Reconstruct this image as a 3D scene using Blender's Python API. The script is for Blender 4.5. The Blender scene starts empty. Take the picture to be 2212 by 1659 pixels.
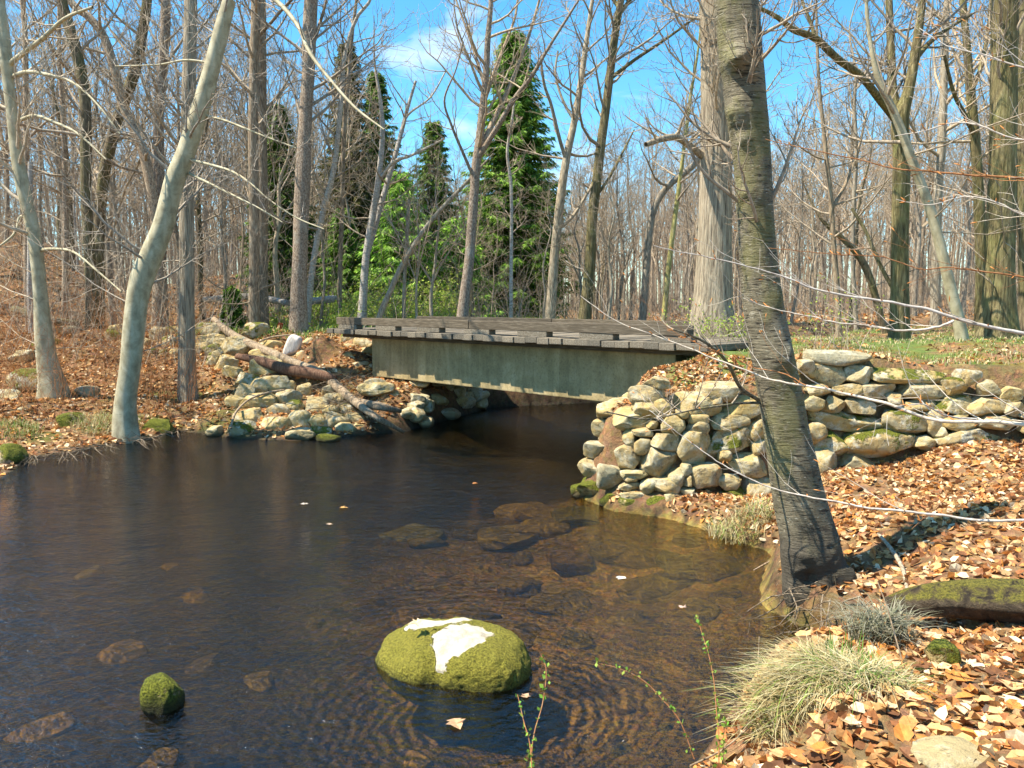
import bpy, bmesh, math, random
import numpy as np
from math import radians as RAD, sin, cos, tan, pi, atan2, sqrt
from mathutils import Vector, Matrix
rng = np.random.default_rng(11)
random.seed(11)
S = bpy.context.scene
COL = S.collection

# ------------------------------------------------------------------ camera maths (photo pixels are in a 2212 x 1659 frame)
FP, CX, CY, PITCH, EYE = 1726.0, 1106.0, 829.5, RAD(5.8), 3.0
def ray(px, py):
    u, v = (px - CX) / FP, (CY - py) / FP
    return np.array([u, cos(PITCH) + v * sin(PITCH), -sin(PITCH) + v * cos(PITCH)])
def atz(px, py, z):
    d = ray(px, py); t = (z - EYE) / d[2]
    return np.array([0, 0, EYE]) + t * d
def aty(px, py, y):
    d = ray(px, py); t = y / d[1]
    return np.array([0, 0, EYE]) + t * d
def pxm(y):            # metres per photo pixel at depth y
    return y / FP

# ------------------------------------------------------------------ noise
def vnoise(p, seed=0.0):
    i = np.floor(p); f = p - i; u = f * f * (3 - 2 * f)
    def h(a, b, c):
        q = (i[:, 0] + a) * 127.1 + (i[:, 1] + b) * 311.7 + (i[:, 2] + c) * 74.7 + seed * 17.3
        s = np.sin(q) * 43758.5453
        return s - np.floor(s)
    x, y, z = u[:, 0], u[:, 1], u[:, 2]
    l = lambda a, b, t: a + (b - a) * t
    return l(l(l(h(0,0,0), h(1,0,0), x), l(h(0,1,0), h(1,1,0), x), y), l(l(h(0,0,1), h(1,0,1), x), l(h(0,1,1), h(1,1,1), x), y), z) * 2 - 1
def fbm(p, seed=0.0, octv=4):
    p = np.asarray(p, float); o = np.zeros(len(p)); a, s = 1.0, 0.0
    for k in range(octv):
        o += a * vnoise(p * 2 ** k, seed + k * 3.1); s += a; a *= .5
    return o / s
def fb2(x, y, sc, seed=0.0, octv=4):
    return fbm(np.stack([np.ravel(x) * sc, np.ravel(y) * sc, np.zeros(np.size(x)) + .37], 1), seed, octv).reshape(np.shape(x))
def sstep(a, b, x):
    t = np.clip((x - a) / (b - a), 0, 1); return t * t * (3 - 2 * t)

# ------------------------------------------------------------------ mesh + object helpers
def mk(name, V, polys, mat, parent=None, smooth=True, col=None, origin=None):
    me = bpy.data.meshes.new(name)
    V = np.asarray(V, np.float32)
    if origin is not None: V = V - np.asarray(origin, np.float32)
    polys = [np.asarray(p, np.int32) for p in polys if len(p)]
    lv = np.concatenate([p.ravel() for p in polys]); tot = np.concatenate([np.full(len(p), p.shape[1], np.int32) for p in polys])
    st = np.concatenate([[0], np.cumsum(tot)[:-1]]).astype(np.int32)
    me.vertices.add(len(V)); me.vertices.foreach_set('co', V.ravel())
    me.loops.add(len(lv)); me.loops.foreach_set('vertex_index', lv)
    me.polygons.add(len(tot)); me.polygons.foreach_set('loop_start', st); me.polygons.foreach_set('loop_total', tot)
    me.polygons.foreach_set('use_smooth', np.full(len(tot), bool(smooth)))
    me.update(calc_edges=True)
    if col is not None:
        c = np.ones((len(V), 4), np.float32); c[:, :3] = col
        a = me.color_attributes.new('Col', 'FLOAT_COLOR', 'POINT'); a.data.foreach_set('color', c.ravel())
    me.materials.append(mat)
    o = bpy.data.objects.new(name, me); COL.objects.link(o)
    if parent is not None:
        o.parent = parent
        if origin is not None: o.location = Vector([float(v) for v in origin]) - parent.location
    elif origin is not None: o.location = [float(v) for v in origin]
    return o
def tag(o, label=None, cat=None, group=None, kind=None):
    if label: o['label'] = label
    if cat: o['category'] = cat
    if group: o['group'] = group
    if kind: o['kind'] = kind
    return o
def thing(name, loc, label, cat, group=None, rz=0):
    o = bpy.data.objects.new(name, None); COL.objects.link(o)
    o.location = [float(v) for v in loc]; o.rotation_euler = (0, 0, rz); o.empty_display_size = .2
    return tag(o, label, cat, group)
def copy_tree(o, parent=None):
    c = o.copy(); COL.objects.link(c)
    if parent is not None: c.parent = parent
    for ch in list(o.children): copy_tree(ch, c)
    return c

class Tubes:
    """many tapering tubes, meshed in bulk"""
    def __init__(s): s.g = {}
    def add(s, pts, rad, sides=4):
        s.g.setdefault((len(pts), sides), []).append((pts, rad))
    def arrays(s):
        Vs, Fs, off = [], [], 0
        for (K, n), L in s.g.items():
            P = np.array([a[0] for a in L], float); Rr = np.array([a[1] for a in L], float)
            T = np.gradient(P, axis=1); T /= np.linalg.norm(T, axis=2, keepdims=True) + 1e-9
            m = np.abs(T.mean(1)); ref = np.where((m[:, 2] > .75)[:, None], np.array([1., 0, 0]), np.array([0, 0, 1.]))[:, None, :]
            N = np.cross(T, ref); N /= np.linalg.norm(N, axis=2, keepdims=True) + 1e-9
            B = np.cross(T, N)
            a = np.arange(n) * 2 * pi / n
            ring = P[:, :, None, :] + Rr[:, :, None, None] * (np.cos(a)[None, None, :, None] * N[:, :, None, :] + np.sin(a)[None, None, :, None] * B[:, :, None, :])
            M = len(L); Vs.append(ring.reshape(-1, 3))
            idx = off + np.arange(M * K * n).reshape(M, K, n)
            A = idx[:, :-1, :]; Bq = np.roll(A, -1, 2); D = idx[:, 1:, :]; C = np.roll(D, -1, 2)
            Fs.append(np.stack([A, Bq, C, D], -1).reshape(-1, 4)); off += M * K * n
        return np.concatenate(Vs), Fs
    def build(s, name, mat, parent=None, origin=None):
        V, F = s.arrays(); return mk(name, V, F, mat, parent, True, origin=origin)

def catmull(P, K):
    P = np.asarray(P, float); n = len(P)
    d = np.concatenate([[0], np.cumsum(np.linalg.norm(np.diff(P[:, :3], axis=0), axis=1) + 1e-9)])
    t = np.linspace(0, d[-1], K); out = np.zeros((K, P.shape[1]))
    E = np.vstack([2 * P[0] - P[1], P, 2 * P[-1] - P[-2]])
    k = np.clip(np.searchsorted(d, t, 'right') - 1, 0, n - 2)
    u = ((t - d[k]) / (d[k + 1] - d[k]))[:, None]
    p0, p1, p2, p3 = E[k], E[k + 1], E[k + 2], E[k + 3]
    return .5 * (2 * p1 + (p2 - p0) * u + (2 * p0 - 5 * p1 + 4 * p2 - p3) * u ** 2 + (3 * p1 - p0 - 3 * p2 + p3) * u ** 3)

# ------------------------------------------------------------------ materials
def nt(name):
    m = bpy.data.materials.new(name); m.use_nodes = True; t = m.node_tree; t.nodes.clear()
    out = t.nodes.new('ShaderNodeOutputMaterial'); b = t.nodes.new('ShaderNodeBsdfPrincipled'); t.links.new(b.outputs[0], out.inputs[0])
    b.inputs['Roughness'].default_value = .85
    b.inputs['Specular IOR Level'].default_value = .25
    return m, t, b, out
def N(t, kind, **kw):
    n = t.nodes.new('ShaderNode' + kind)
    for k, v in kw.items():
        if k in n.inputs.keys(): n.inputs[k].default_value = v
        else: setattr(n, k, v)
    return n
def L(t, a, b): t.links.new(a, b)
def coords(t, scale=(1, 1, 1), kind='Object', rot=(0, 0, 0)):
    c = N(t, 'TexCoord'); m = N(t, 'Mapping'); m.inputs['Scale'].default_value = scale; m.inputs['Rotation'].default_value = rot
    L(t, c.outputs[kind], m.inputs[0]); return m.outputs[0]
def noise(t, vec, sc=5, det=6, rough=.6, dist=0):
    n = N(t, 'TexNoise'); n.inputs['Scale'].default_value = sc; n.inputs['Detail'].default_value = det; n.inputs['Roughness'].default_value = rough; n.inputs['Distortion'].default_value = dist
    L(t, vec, n.inputs['Vector']); return n.outputs['Fac']
def ramp(t, fac, stops, interp='LINEAR'):
    r = N(t, 'ValToRGB'); r.color_ramp.interpolation = interp; e = r.color_ramp.elements
    while len(e) < len(stops): e.new(.5)
    for k, (p, c) in enumerate(stops):
        e[k].position = p; e[k].color = (c, c, c, 1) if isinstance(c, (int, float)) else (*c, 1)
    L(t, fac, r.inputs[0]); return r.outputs[0]
def mix(t, fac, a, b, mode='MIX'):
    m = N(t, 'Mix'); m.data_type = 'RGBA'; m.blend_type = mode
    for sock, v in ((m.inputs['Factor'], fac), (m.inputs[6], a), (m.inputs[7], b)):
        if isinstance(v, bpy.types.NodeSocket): L(t, v, sock)
        elif isinstance(v, (int, float)): sock.default_value = v if sock.type == 'VALUE' else (v, v, v, 1)
        else: sock.default_value = (*v, 1)
    return m.outputs[2]
def mth(t, op, a, b=0.0, c=0.0):
    m = N(t, 'Math'); m.operation = op
    for s_, v in zip(m.inputs, (a, b, c)):
        if isinstance(v, bpy.types.NodeSocket): L(t, v, s_)
        else: s_.default_value = v
    return m.outputs[0]
def bump(t, b, h, strength=.5, dist=.02):
    n = N(t, 'Bump'); n.inputs['Strength'].default_value = strength; n.inputs['Distance'].default_value = dist
    L(t, h, n.inputs['Height']); L(t, n.outputs[0], b.inputs['Normal']); return n

def m_bark(name, dark, mid, pale, vs=(9, 9, 1.6), sc=3, bs=.7, bd=.03, lich=(.42, .42, .36), lamt=.25, moss=0.0):
    m, t, b, o = nt(name)
    v = coords(t, vs); f = noise(t, v, sc, 8, .65, .3)
    c = ramp(t, f, [(.32, dark), (.5, mid), (.68, pale)])
    w = coords(t, (1, 1, .5)); g = noise(t, w, 3.5, 5, .6)
    c = mix(t, ramp(t, g, [(.55, 0), (.68, lamt)]), c, lich)
    if moss:
        g2 = noise(t, w, 2.2, 5, .7); c = mix(t, ramp(t, g2, [(.45, 0), (.6, moss)]), c, (.14, .15, .035))
    oi = N(t, 'ObjectInfo'); c = mix(t, 1.0, c, ramp(t, oi.outputs['Random'], [(0, (.8, .8, .82)), (1, (1.15, 1.1, 1.0))]), 'MULTIPLY')
    L(t, c, b.inputs['Base Color']); bump(t, b, f, bs, bd); return m
B_GREY = m_bark('bark_grey', (.12, .095, .07), (.33, .28, .21), (.5, .44, .35))
B_BROWN = m_bark('bark_brown', (.09, .065, .045), (.26, .2, .14), (.42, .35, .26), lamt=.35)
B_DARK = m_bark('bark_dark', (.04, .03, .02), (.14, .11, .07), (.27, .22, .14), lich=(.3, .29, .16), lamt=.5, moss=.35)
B_FLAKY = m_bark('bark_flaky', (.09, .055, .04), (.32, .24, .17), (.52, .44, .35), vs=(7, 7, 4), sc=4, bs=.9, lamt=.4)
B_RIDGE = m_bark('bark_ridged', (.08, .06, .045), (.3, .25, .185), (.47, .4, .31), vs=(13, 13, .9), sc=2.2, bs=1.0, bd=.05, lamt=.1)
B_OAK = m_bark('bark_oak', (.035, .028, .015), (.17, .14, .07), (.34, .29, .16), vs=(10, 10, 1.1), sc=2.4, bs=1.0, bd=.05, lich=(.3, .3, .12), lamt=.5, moss=.3)
B_PALE = m_bark('bark_pale', (.2, .17, .14), (.42, .38, .33), (.6, .57, .5), vs=(4, 4, 9), sc=3, bs=.3, lamt=.3, lich=(.62, .6, .54))
B_TWIG = m_bark('bark_twig', (.2, .15, .11), (.36, .29, .21), (.5, .42, .33), bs=.1, lamt=.1)
B_TWIGR = m_bark('bark_red_twig', (.16, .07, .03), (.3, .13, .05), (.36, .2, .1), bs=.1, lamt=.05)
B_WTWIG = m_bark('bark_silver_twig', (.24, .19, .14), (.42, .35, .27), (.56, .49, .39), vs=(6, 6, 6), bs=.15, lamt=.2, lich=(.6, .58, .55))

def m_beech():
    m, t, b, o = nt('bark_beech')
    v = coords(t, (2, 2, 1.2)); f = noise(t, v, 3, 6, .6, .4)
    c = ramp(t, f, [(.3, (.22, .185, .11)), (.5, (.4, .345, .22)), (.7, (.54, .48, .33))])
    v2 = coords(t, (3, 3, 26)); g = noise(t, v2, 2, 4, .6)
    c = mix(t, ramp(t, g, [(.62, 0), (.68, .55)]), c, (.16, .15, .12))
    L(t, c, b.inputs['Base Color']); b.inputs['Roughness'].default_value = .6; bump(t, b, g, .3, .01); return m
B_BEECH = m_beech()
def m_birch():
    m, t, b, o = nt('bark_birch')
    v = coords(t, (1, 1, 1)); f = noise(t, v, 2.6, 8, .7, .5)
    c = ramp(t, f, [(.3, (.08, .065, .045)), (.46, (.15, .125, .08)), (.58, (.22, .185, .12)), (.72, (.34, .3, .22))])
    v2 = coords(t, (4.5, 4.5, 36), rot=(0, .12, 0)); g = noise(t, v2, 1.6, 6, .68, .5)
    c = mix(t, ramp(t, g, [(.4, .96), (.465, 0)]), c, (.028, .022, .015))
    v3 = coords(t, (5, 5, 20), rot=(0, .12, 0)); k = noise(t, v3, 2.6, 5, .65, .3)
    c = mix(t, ramp(t, k, [(.6, 0), (.67, .8)]), c, (.52, .47, .36))
    w = noise(t, coords(t, (1, 1, .6)), 1.7, 6, .7); c = mix(t, ramp(t, w, [(.5, 0), (.6, .5)]), c, (.17, .16, .04))
    tc = N(t, 'TexCoord'); sx = N(t, 'SeparateXYZ'); L(t, tc.outputs['Object'], sx.inputs[0])
    low = ramp(t, mth(t, 'ADD', mth(t, 'MULTIPLY', sx.outputs[2], .5), mth(t, 'MULTIPLY', f, .35)), [(.3, .9), (.46, 0)])
    c = mix(t, low, c, mix(t, f, (.03, .025, .02), (.12, .1, .07)))
    L(t, c, b.inputs['Base Color']); b.inputs['Roughness'].default_value = .7
    hh = mth(t, 'ADD', mth(t, 'MULTIPLY', g, 1.0), mth(t, 'ADD', mth(t, 'MULTIPLY', f, .6), mth(t, 'MULTIPLY', k, .3))); bump(t, b, hh, 1.0, .03); return m
B_BIRCH = m_birch()

def m_stone(name, moss=0.0, wet=True, warm=.5, white=.25):
    m, t, b, o = nt(name)
    v = coords(t); oi = N(t, 'ObjectInfo')
    vm = N(t, 'VectorMath'); vm.operation = 'ADD'; L(t, v, vm.inputs[0])
    cb = N(t, 'CombineXYZ'); r10 = mth(t, 'MULTIPLY', oi.outputs['Random'], 40.0); L(t, r10, cb.inputs[0]); L(t, r10, cb.inputs[2]); L(t, cb.outputs[0], vm.inputs[1])
    v = vm.outputs[0]
    f = noise(t, v, 2.4, 8, .62, .6)
    base = ramp(t, oi.outputs['Random'], [(0, (.3, .275, .19)), (.2, (.38, .33, .2)), (.4, (.44, .36, .18)), (.6, (.34, .305, .21)), (.8, (.46, .35, .15)), (1, (.42, .37, .25))])
    c = mix(t, ramp(t, f, [(.36, 0), (.52, .75 * warm + .2), (.62, .1)]), base, (.45, .27, .06))
    g = noise(t, v, 5, 7, .7); c = mix(t, ramp(t, g, [(.5, 0), (.6, white * 2)]), c, (.56, .52, .4))
    d = noise(t, v, 9, 9, .78); c = mix(t, ramp(t, d, [(.34, .9), (.47, 0)]), c, (.07, .06, .04))
    h = mth(t, 'ADD', mth(t, 'MULTIPLY', f, 1.2), mth(t, 'MULTIPLY', d, .5))
    ge = N(t, 'NewGeometry'); nz = N(t, 'SeparateXYZ'); L(t, ge.outputs['Normal'], nz.inputs[0])
    if moss:
        mn = noise(t, v, 3.0, 6, .65)
        mf = ramp(t, mth(t, 'ADD', mn, mth(t, 'MULTIPLY', nz.outputs[2], .12)), [(.62 - .22 * moss, 0), (.68 - .22 * moss, 1)])
        fine = noise(t, v, 60, 3, .7)
        c = mix(t, mf, c, ramp(t, fine, [(.35, (.07, .08, .01)), (.62, (.28, .29, .03))]))
        h = mth(t, 'ADD', h, mth(t, 'MULTIPLY', mth(t, 'MULTIPLY', fine, mf), 1.2))
    if wet:
        sp = N(t, 'SeparateXYZ'); L(t, ge.outputs['Position'], sp.inputs[0])
        wf = ramp(t, mth(t, 'ADD', sp.outputs[2], mth(t, 'MULTIPLY', f, .12)), [(.1, .8), (.2, 0)])
        c = mix(t, wf, c, (.035, .03, .018))
    L(t, c, b.inputs['Base Color']); bump(t, b, h, 1.0, .06); return m
ST = m_stone('stone'); ST_MOSS = m_stone('stone_mossy', moss=.62); ST_LICH = m_stone('stone_lichen', moss=.25, white=.45)
ST_GREY = m_stone('stone_grey', warm=.0, white=.35); ST_DARK = m_stone('stone_dark_moss', moss=.85, white=.0)

def m_substone():
    m, t, b, o = nt('stone_submerged'); v = coords(t); oi = N(t, 'ObjectInfo'); f = noise(t, v, 5, 8, .7, .5)
    c = ramp(t, oi.outputs['Random'], [(0, (.09, .07, .022)), (.3, (.2, .15, .045)), (.55, (.12, .115, .03)), (.8, (.25, .18, .06)), (1, (.15, .1, .035))])
    c = mix(t, 1.0, c, ramp(t, f, [(.3, .35), (.65, 1.5)]), 'MULTIPLY'); L(t, c, b.inputs['Base Color']); bump(t, b, f, .8, .04); return m
def m_boulder():
    m, t, b, o = nt('boulder_moss')
    v = coords(t); sx = N(t, 'SeparateXYZ'); L(t, v, sx.inputs[0])
    f = noise(t, v, 2.6, 6, .6, .5); fine = noise(t, v, 55, 4, .75); mid = noise(t, v, 9, 5, .65)
    st = ramp(t, mid, [(.3, (.3, .25, .17)), (.6, (.48, .43, .34))])
    ms = mix(t, mid, ramp(t, fine, [(.32, (.06, .06, .006)), (.6, (.3, .28, .03))]), ramp(t, fine, [(.3, (.09, .075, .012)), (.62, (.42, .36, .06))]))
    at = N(t, 'Attribute', attribute_name='Col'); sa = N(t, 'SeparateColor'); L(t, at.outputs['Color'], sa.inputs[0])
    mf = ramp(t, mth(t, 'ADD', sa.outputs[0], mth(t, 'MULTIPLY', mth(t, 'SUBTRACT', f, .5), 2.2)), [(.47, 0), (.53, 1)])
    c = mix(t, mf, st, ms)
    ge = N(t, 'NewGeometry'); sp = N(t, 'SeparateXYZ'); L(t, ge.outputs['Position'], sp.inputs[0])
    c = mix(t, ramp(t, mth(t, 'ADD', sp.outputs[2], mth(t, 'MULTIPLY', fine, .08)), [(.02, .75), (.11, 0)]), c, (.03, .035, .01))
    L(t, c, b.inputs['Base Color']); h = mth(t, 'ADD', mth(t, 'MULTIPLY', mth(t, 'MULTIPLY', fine, mf), 1.6), mth(t, 'MULTIPLY', mid, .7)); bump(t, b, h, 1.0, .03)
    return m
ST_BIG = m_boulder()

def m_wood(name, a, c_, axis_scale, dark=.6):
    m, t, b, o = nt(name)
    v = coords(t, axis_scale); f = noise(t, v, 3, 8, .65, .4)
    oi = N(t, 'ObjectInfo')
    c = ramp(t, f, [(.3, tuple(x * dark for x in a)), (.5, a), (.7, c_)])
    c = mix(t, 1.0, c, ramp(t, oi.outputs['Random'], [(0, (.7, .7, .7)), (1, (1.2, 1.15, 1.1))]), 'MULTIPLY')
    L(t, c, b.inputs['Base Color']); bump(t, b, f, .6, .012); return m
W_DECK = m_wood('weathered_deck', (.17, .145, .11), (.3, .27, .215), (14, 1.2, 14))
W_CURB = m_wood('weathered_curb', (.105, .085, .06), (.2, .17, .13), (1.2, 14, 14))
W_DRIFT = m_wood('driftwood', (.27, .2, .13), (.46, .38, .28), (10, 10, 1.5), .35)
W_BLEACH = m_wood('bleached_wood', (.5, .46, .42), (.68, .64, .6), (10, 10, 1.5), .5)
def m_conc():
    m, t, b, o = nt('old_concrete')
    v = coords(t, (3.2, 3.2, .35)); f = noise(t, v, 1.0, 7, .65, .8); g = noise(t, coords(t), 2.0, 8, .68); k = noise(t, coords(t), 22, 6, .7)
    c = ramp(t, g, [(.3, (.27, .2, .09)), (.55, (.42, .32, .16)), (.72, (.52, .41, .23))])
    c = mix(t, ramp(t, f, [(.38, .45), (.6, 0)]), c, (.11, .09, .04))
    c = mix(t, ramp(t, k, [(.3, .5), (.5, 0)]), c, (.08, .075, .05))
    v2 = coords(t, (6, 6, .25)); q = noise(t, v2, 1.3, 5, .7, .5); c = mix(t, ramp(t, q, [(.58, 0), (.75, .4)]), c, (.42, .34, .2))
    L(t, c, b.inputs['Base Color']); bump(t, b, mth(t, 'ADD', k, g), .35, .015); return m
CONC = m_conc()

def m_ground():
    m, t, b, o = nt('ground_soil')
    at = N(t, 'Attribute', attribute_name='Col')
    v = coords(t); f = noise(t, v, 9, 8, .7); g = noise(t, v, 30, 5, .7)
    vo = N(t, 'TexVoronoi'); vo.inputs['Scale'].default_value = 14; L(t, v, vo.inputs['Vector'])
    mul = ramp(t, mth(t, 'ADD', mth(t, 'MULTIPLY', f, .7), mth(t, 'MULTIPLY', g, .3)), [(.32, .35), (.5, .95), (.66, 1.5)])
    c = mix(t, 1.0, at.outputs['Color'], mul, 'MULTIPLY')
    vc = mix(t, .35, (1, 1, 1), vo.outputs['Color']); c = mix(t, .6, c, mix(t, 1.0, c, vc, 'MULTIPLY'))
    L(t, c, b.inputs['Base Color']); b.inputs['Roughness'].default_value = .95
    bump(t, b, mth(t, 'ADD', f, g), .8, .05); return m
GROUND = m_ground()

def m_col(name, rough=.7, trans=0.0, var=0.0):
    m, t, b, o = nt(name)
    at = N(t, 'Attribute', attribute_name='Col'); c = at.outputs['Color']
    if var:
        f = noise(t, coords(t), 40, 4, .7); c = mix(t, 1.0, c, ramp(t, f, [(.3, 1 - var), (.7, 1 + var)]), 'MULTIPLY')
    L(t, c, b.inputs['Base Color']); b.inputs['Roughness'].default_value = rough
    if trans:
        tr = N(t, 'BsdfTranslucent'); L(t, c, tr.inputs[0]); mx = N(t, 'MixShader'); mx.inputs[0].default_value = trans
        L(t, b.outputs[0], mx.inputs[1]); L(t, tr.outputs[0], mx.inputs[2]); L(t, mx.outputs[0], o.inputs[0])
    return m
LEAFM = m_col('dead_leaves', .65, .2, .3); GREENM = m_col('green_leaves', .55, .35, .2); GRASSM = m_col('dry_grass', .6, .25, .15)

def m_water(rock):
    m, t, b, o = nt('stream_water'); t.nodes.remove(b)
    ge = N(t, 'NewGeometry'); pos = ge.outputs['Position']
    mp = N(t, 'Mapping'); mp.inputs['Scale'].default_value = (1.0, 1.5, 1); mp.inputs['Rotation'].default_value = (0, 0, RAD(-28)); L(t, pos, mp.inputs[0])
    a = noise(t, mp.outputs[0], 9, 4, .6, .8); c = noise(t, mp.outputs[0], 2.2, 3, .5, .6); d = noise(t, mp.outputs[0], 24, 3, .6, .4)
    vm = N(t, 'VectorMath'); vm.operation = 'DISTANCE'; L(t, pos, vm.inputs[0]); vm.inputs[1].default_value = (rock[0], rock[1], 0)
    dd = vm.outputs['Value']
    ring = mth(t, 'MULTIPLY', mth(t, 'SINE', mth(t, 'ADD', mth(t, 'MULTIPLY', dd, 46.0), mth(t, 'MULTIPLY', a, 5.0))), ramp(t, dd, [(.05, 0), (.16, .16), (.45, 0)]))
    rm = t.nodes[-1]
    h = mth(t, 'ADD', mth(t, 'ADD', mth(t, 'MULTIPLY', a, .55), mth(t, 'MULTIPLY', c, .9)), mth(t, 'MULTIPLY', d, .2))
    sc = N(t, 'MapRange'); L(t, dd, sc.inputs[0]); sc.inputs[1].default_value = .5; sc.inputs[2].default_value = 2.4; sc.inputs[3].default_value = .1; sc.inputs[4].default_value = 0
    ring = mth(t, 'MULTIPLY', mth(t, 'SINE', mth(t, 'ADD', mth(t, 'MULTIPLY', dd, 52.0), mth(t, 'MULTIPLY', c, 14.0))), sc.outputs[0])
    h = mth(t, 'ADD', h, ring)
    bp = N(t, 'Bump'); bp.inputs['Strength'].default_value = 1.0; bp.inputs['Distance'].default_value = .04; L(t, h, bp.inputs['Height'])
    fr = N(t, 'Fresnel'); fr.inputs['IOR'].default_value = 1.9; L(t, bp.outputs[0], fr.inputs['Normal'])
    tr = N(t, 'BsdfTransparent'); tr.inputs[0].default_value = (.82, .68, .4, 1)
    gl = N(t, 'BsdfGlossy'); gl.inputs['Roughness'].default_value = .03; L(t, bp.outputs[0], gl.inputs['Normal'])
    mx = N(t, 'MixShader'); L(t, fr.outputs[0], mx.inputs[0]); L(t, tr.outputs[0], mx.inputs[1]); L(t, gl.outputs[0], mx.inputs[2]); L(t, mx.outputs[0], o.inputs[0])
    return m

# ------------------------------------------------------------------ terrain
def wl_left_px(px):     # photo row of the waterline along the far-left bank
    return np.interp(px, [-700, -150, 0, 60, 150, 250, 330, 390, 450, 520, 640, 720, 800, 870], [1170, 1062, 1035, 990, 978, 962, 948, 932, 938, 948, 952, 945, 938, 932])
shore = [atz(p, wl_left_px(p), 0)[:2] for p in (-700, -150, 0, 60, 150, 250, 330, 390, 450, 520, 640, 720, 800, 870)]
shore = [np.array([-40., 9.])] + [np.array(s) for s in shore]
shore += [np.array(s) for s in ((-1.7, 20.3), (-.67, 22.8), (2.5, 24.), (7., 25.2), (12., 27.6), (24., 34.), (24., 30.), (9., 23.), (5.2, 20.5), (3.55, 17.2), (2.25, 14.6), (1.7, 13.5), (1.02, 12.3), (1.5, 11.35), (2.2, 10.95), (2.77, 10.1), (3.15, 9.4), (2.75, 8.4), (2.52, 7.7), (2.75, 7.15), (3.05, 6.85), (2.9, 6.5), (2.3, 6.15), (1.9, 5.95), (1.56, 5.35), (1.1, 4.75), (.2, 3.7), (-1.2, 2.8), (-4., 2.0), (-12., 1.), (-40., -2.))]
SH = np.array(shore)
def water_sd(x, y):      # distance to the shoreline, negative over water
    x = np.asarray(x, float); y = np.asarray(y, float); d = np.full(x.shape, 1e9); ins = np.zeros(x.shape, bool)
    n = len(SH)
    for i in range(n):
        a, b = SH[i], SH[(i + 1) % n]; ab = b - a
        t = np.clip(((x - a[0]) * ab[0] + (y - a[1]) * ab[1]) / (ab @ ab), 0, 1)
        d = np.minimum(d, np.hypot(x - a[0] - t * ab[0], y - a[1] - t * ab[1]))
        c = (a[1] > y) != (b[1] > y)
        xx = a[0] + (y - a[1]) / (b[1] - a[1] + 1e-12) * ab[0]
        ins ^= c & (x < xx)
    return np.where(ins, -d, d)
def left_depth(px, py):  # depth of the left bank's surface behind a photo pixel
    w = wl_left_px(px); W = atz(px, w, 0)[1]
    return W + (w - py) / (w - 700.) * (24.5 - W)
CP = []
for px in (-500, -250, -100, 0, 100, 200, 300, 400, 500, 600, 700):
    w = float(wl_left_px(px))
    for py in (w - 20, w - 60, 860, 800, 750, 715):
        if py < w - 5: CP.append(aty(px, py, left_depth(px, py)))
for p in ((-14, 33, 3.7), (-20, 33, 4.6), (-26, 40, 6.), (-14, 45, 4.6), (-35, 50, 8.), (-9, 32, 2.7), (-4, 30, 2.35), (-5.2, 22, 2.24), (-4.6, 24, 2.25), (-3.1, 20.2, 1.), (-2.2, 22.6, 1.), (0, 35, 2.3), (-5, 45, 2.5), (5, 60, 2.4),
          (-1.2, 26.5, 1.9), (0, 30, 2.2), (-30, 15, 4), (-20, 80, 6), (20, 80, 3), (-60, 60, 9),
          (4.0, 10.4, .32), (3.6, 11.3, .2), (5, 11.3, .55), (6.8, 11., .98), (9, 10.5, 1.2), (3.6, 9.2, .42), (4.4, 8.6, .72), (5.2, 8., .88), (7, 8, 1.05), (10, 7, 1.3), (3.3, 7.6, .4), (4., 6.6, .72), (5, 6.6, .85), (7, 5.5, 1.1), (3.4, 6.3, .32), (3.9, 5.5, .5), (3.4, 5.2, .52), (2.6, 5.6, .5), (2.2, 5.4, .55), (2.3, 4.8, .75), (3., 4.5, .82), (3.6, 4.3, .9), (2., 4., .9), (2.2, 3., 1.15), (3.5, 3., 1.2), (1.4, 3.6, .7), (0, 1, 1.4), (0, 0, 1.45), (3, 0, 1.5), (-4, 0, 1.3), (8, 2, 1.5), (1.2, 4.4, .25), (14, 4, 1.6), (-15, -5, 1.6), (10, -10, 2)):
    CP.append(np.array(p, float))
CPL = np.array(CP)
CPT = np.array([(1.3, 12.6, 1.5), (2., 12.1, 1.55), (2.8, 11.9, 1.62), (3.6, 12.2, 1.8), (2.6, 13.6, 2.0), (3.6, 13.2, 2.2), (5, 12.6, 2.2), (6.8, 12.2, 2.05), (9, 12, 2.05), (14, 12, 2.2), (5, 15, 2.3), (9, 15, 2.28), (20, 15, 2.4), (7.5, 19, 2.1), (12, 22, 2.3), (20, 30, 2.5), (12, 40, 2.4), (30, 60, 3.2), (16, 60, 2.6), (45, 40, 3.5), (18, 90, 3.), (40, 90, 4.)])
def idw(C, x, y, p=3.2):
    num = np.zeros(x.shape); den = np.zeros(x.shape)
    for c in C:
        w = 1 / ((x - c[0]) ** 2 + (y - c[1]) ** 2 + .05) ** (p / 2); num += w * c[2]; den += w
    return num / den
WPX = np.array([1000, 1246, 1330, 1450, 1580, 1700, 1850, 2000, 2212, 2600, 4000]); WY = np.array([12.6, 12.3, 11.45, 11.1, 11.25, 11.4, 11.6, 11.6, 11.3, 11.1, 11.])
def behind_wall(x, y):
    px = CX + FP * x / np.maximum(y, .5)
    return np.where(y > 3, y - np.interp(px, WPX, WY), -5)
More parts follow.
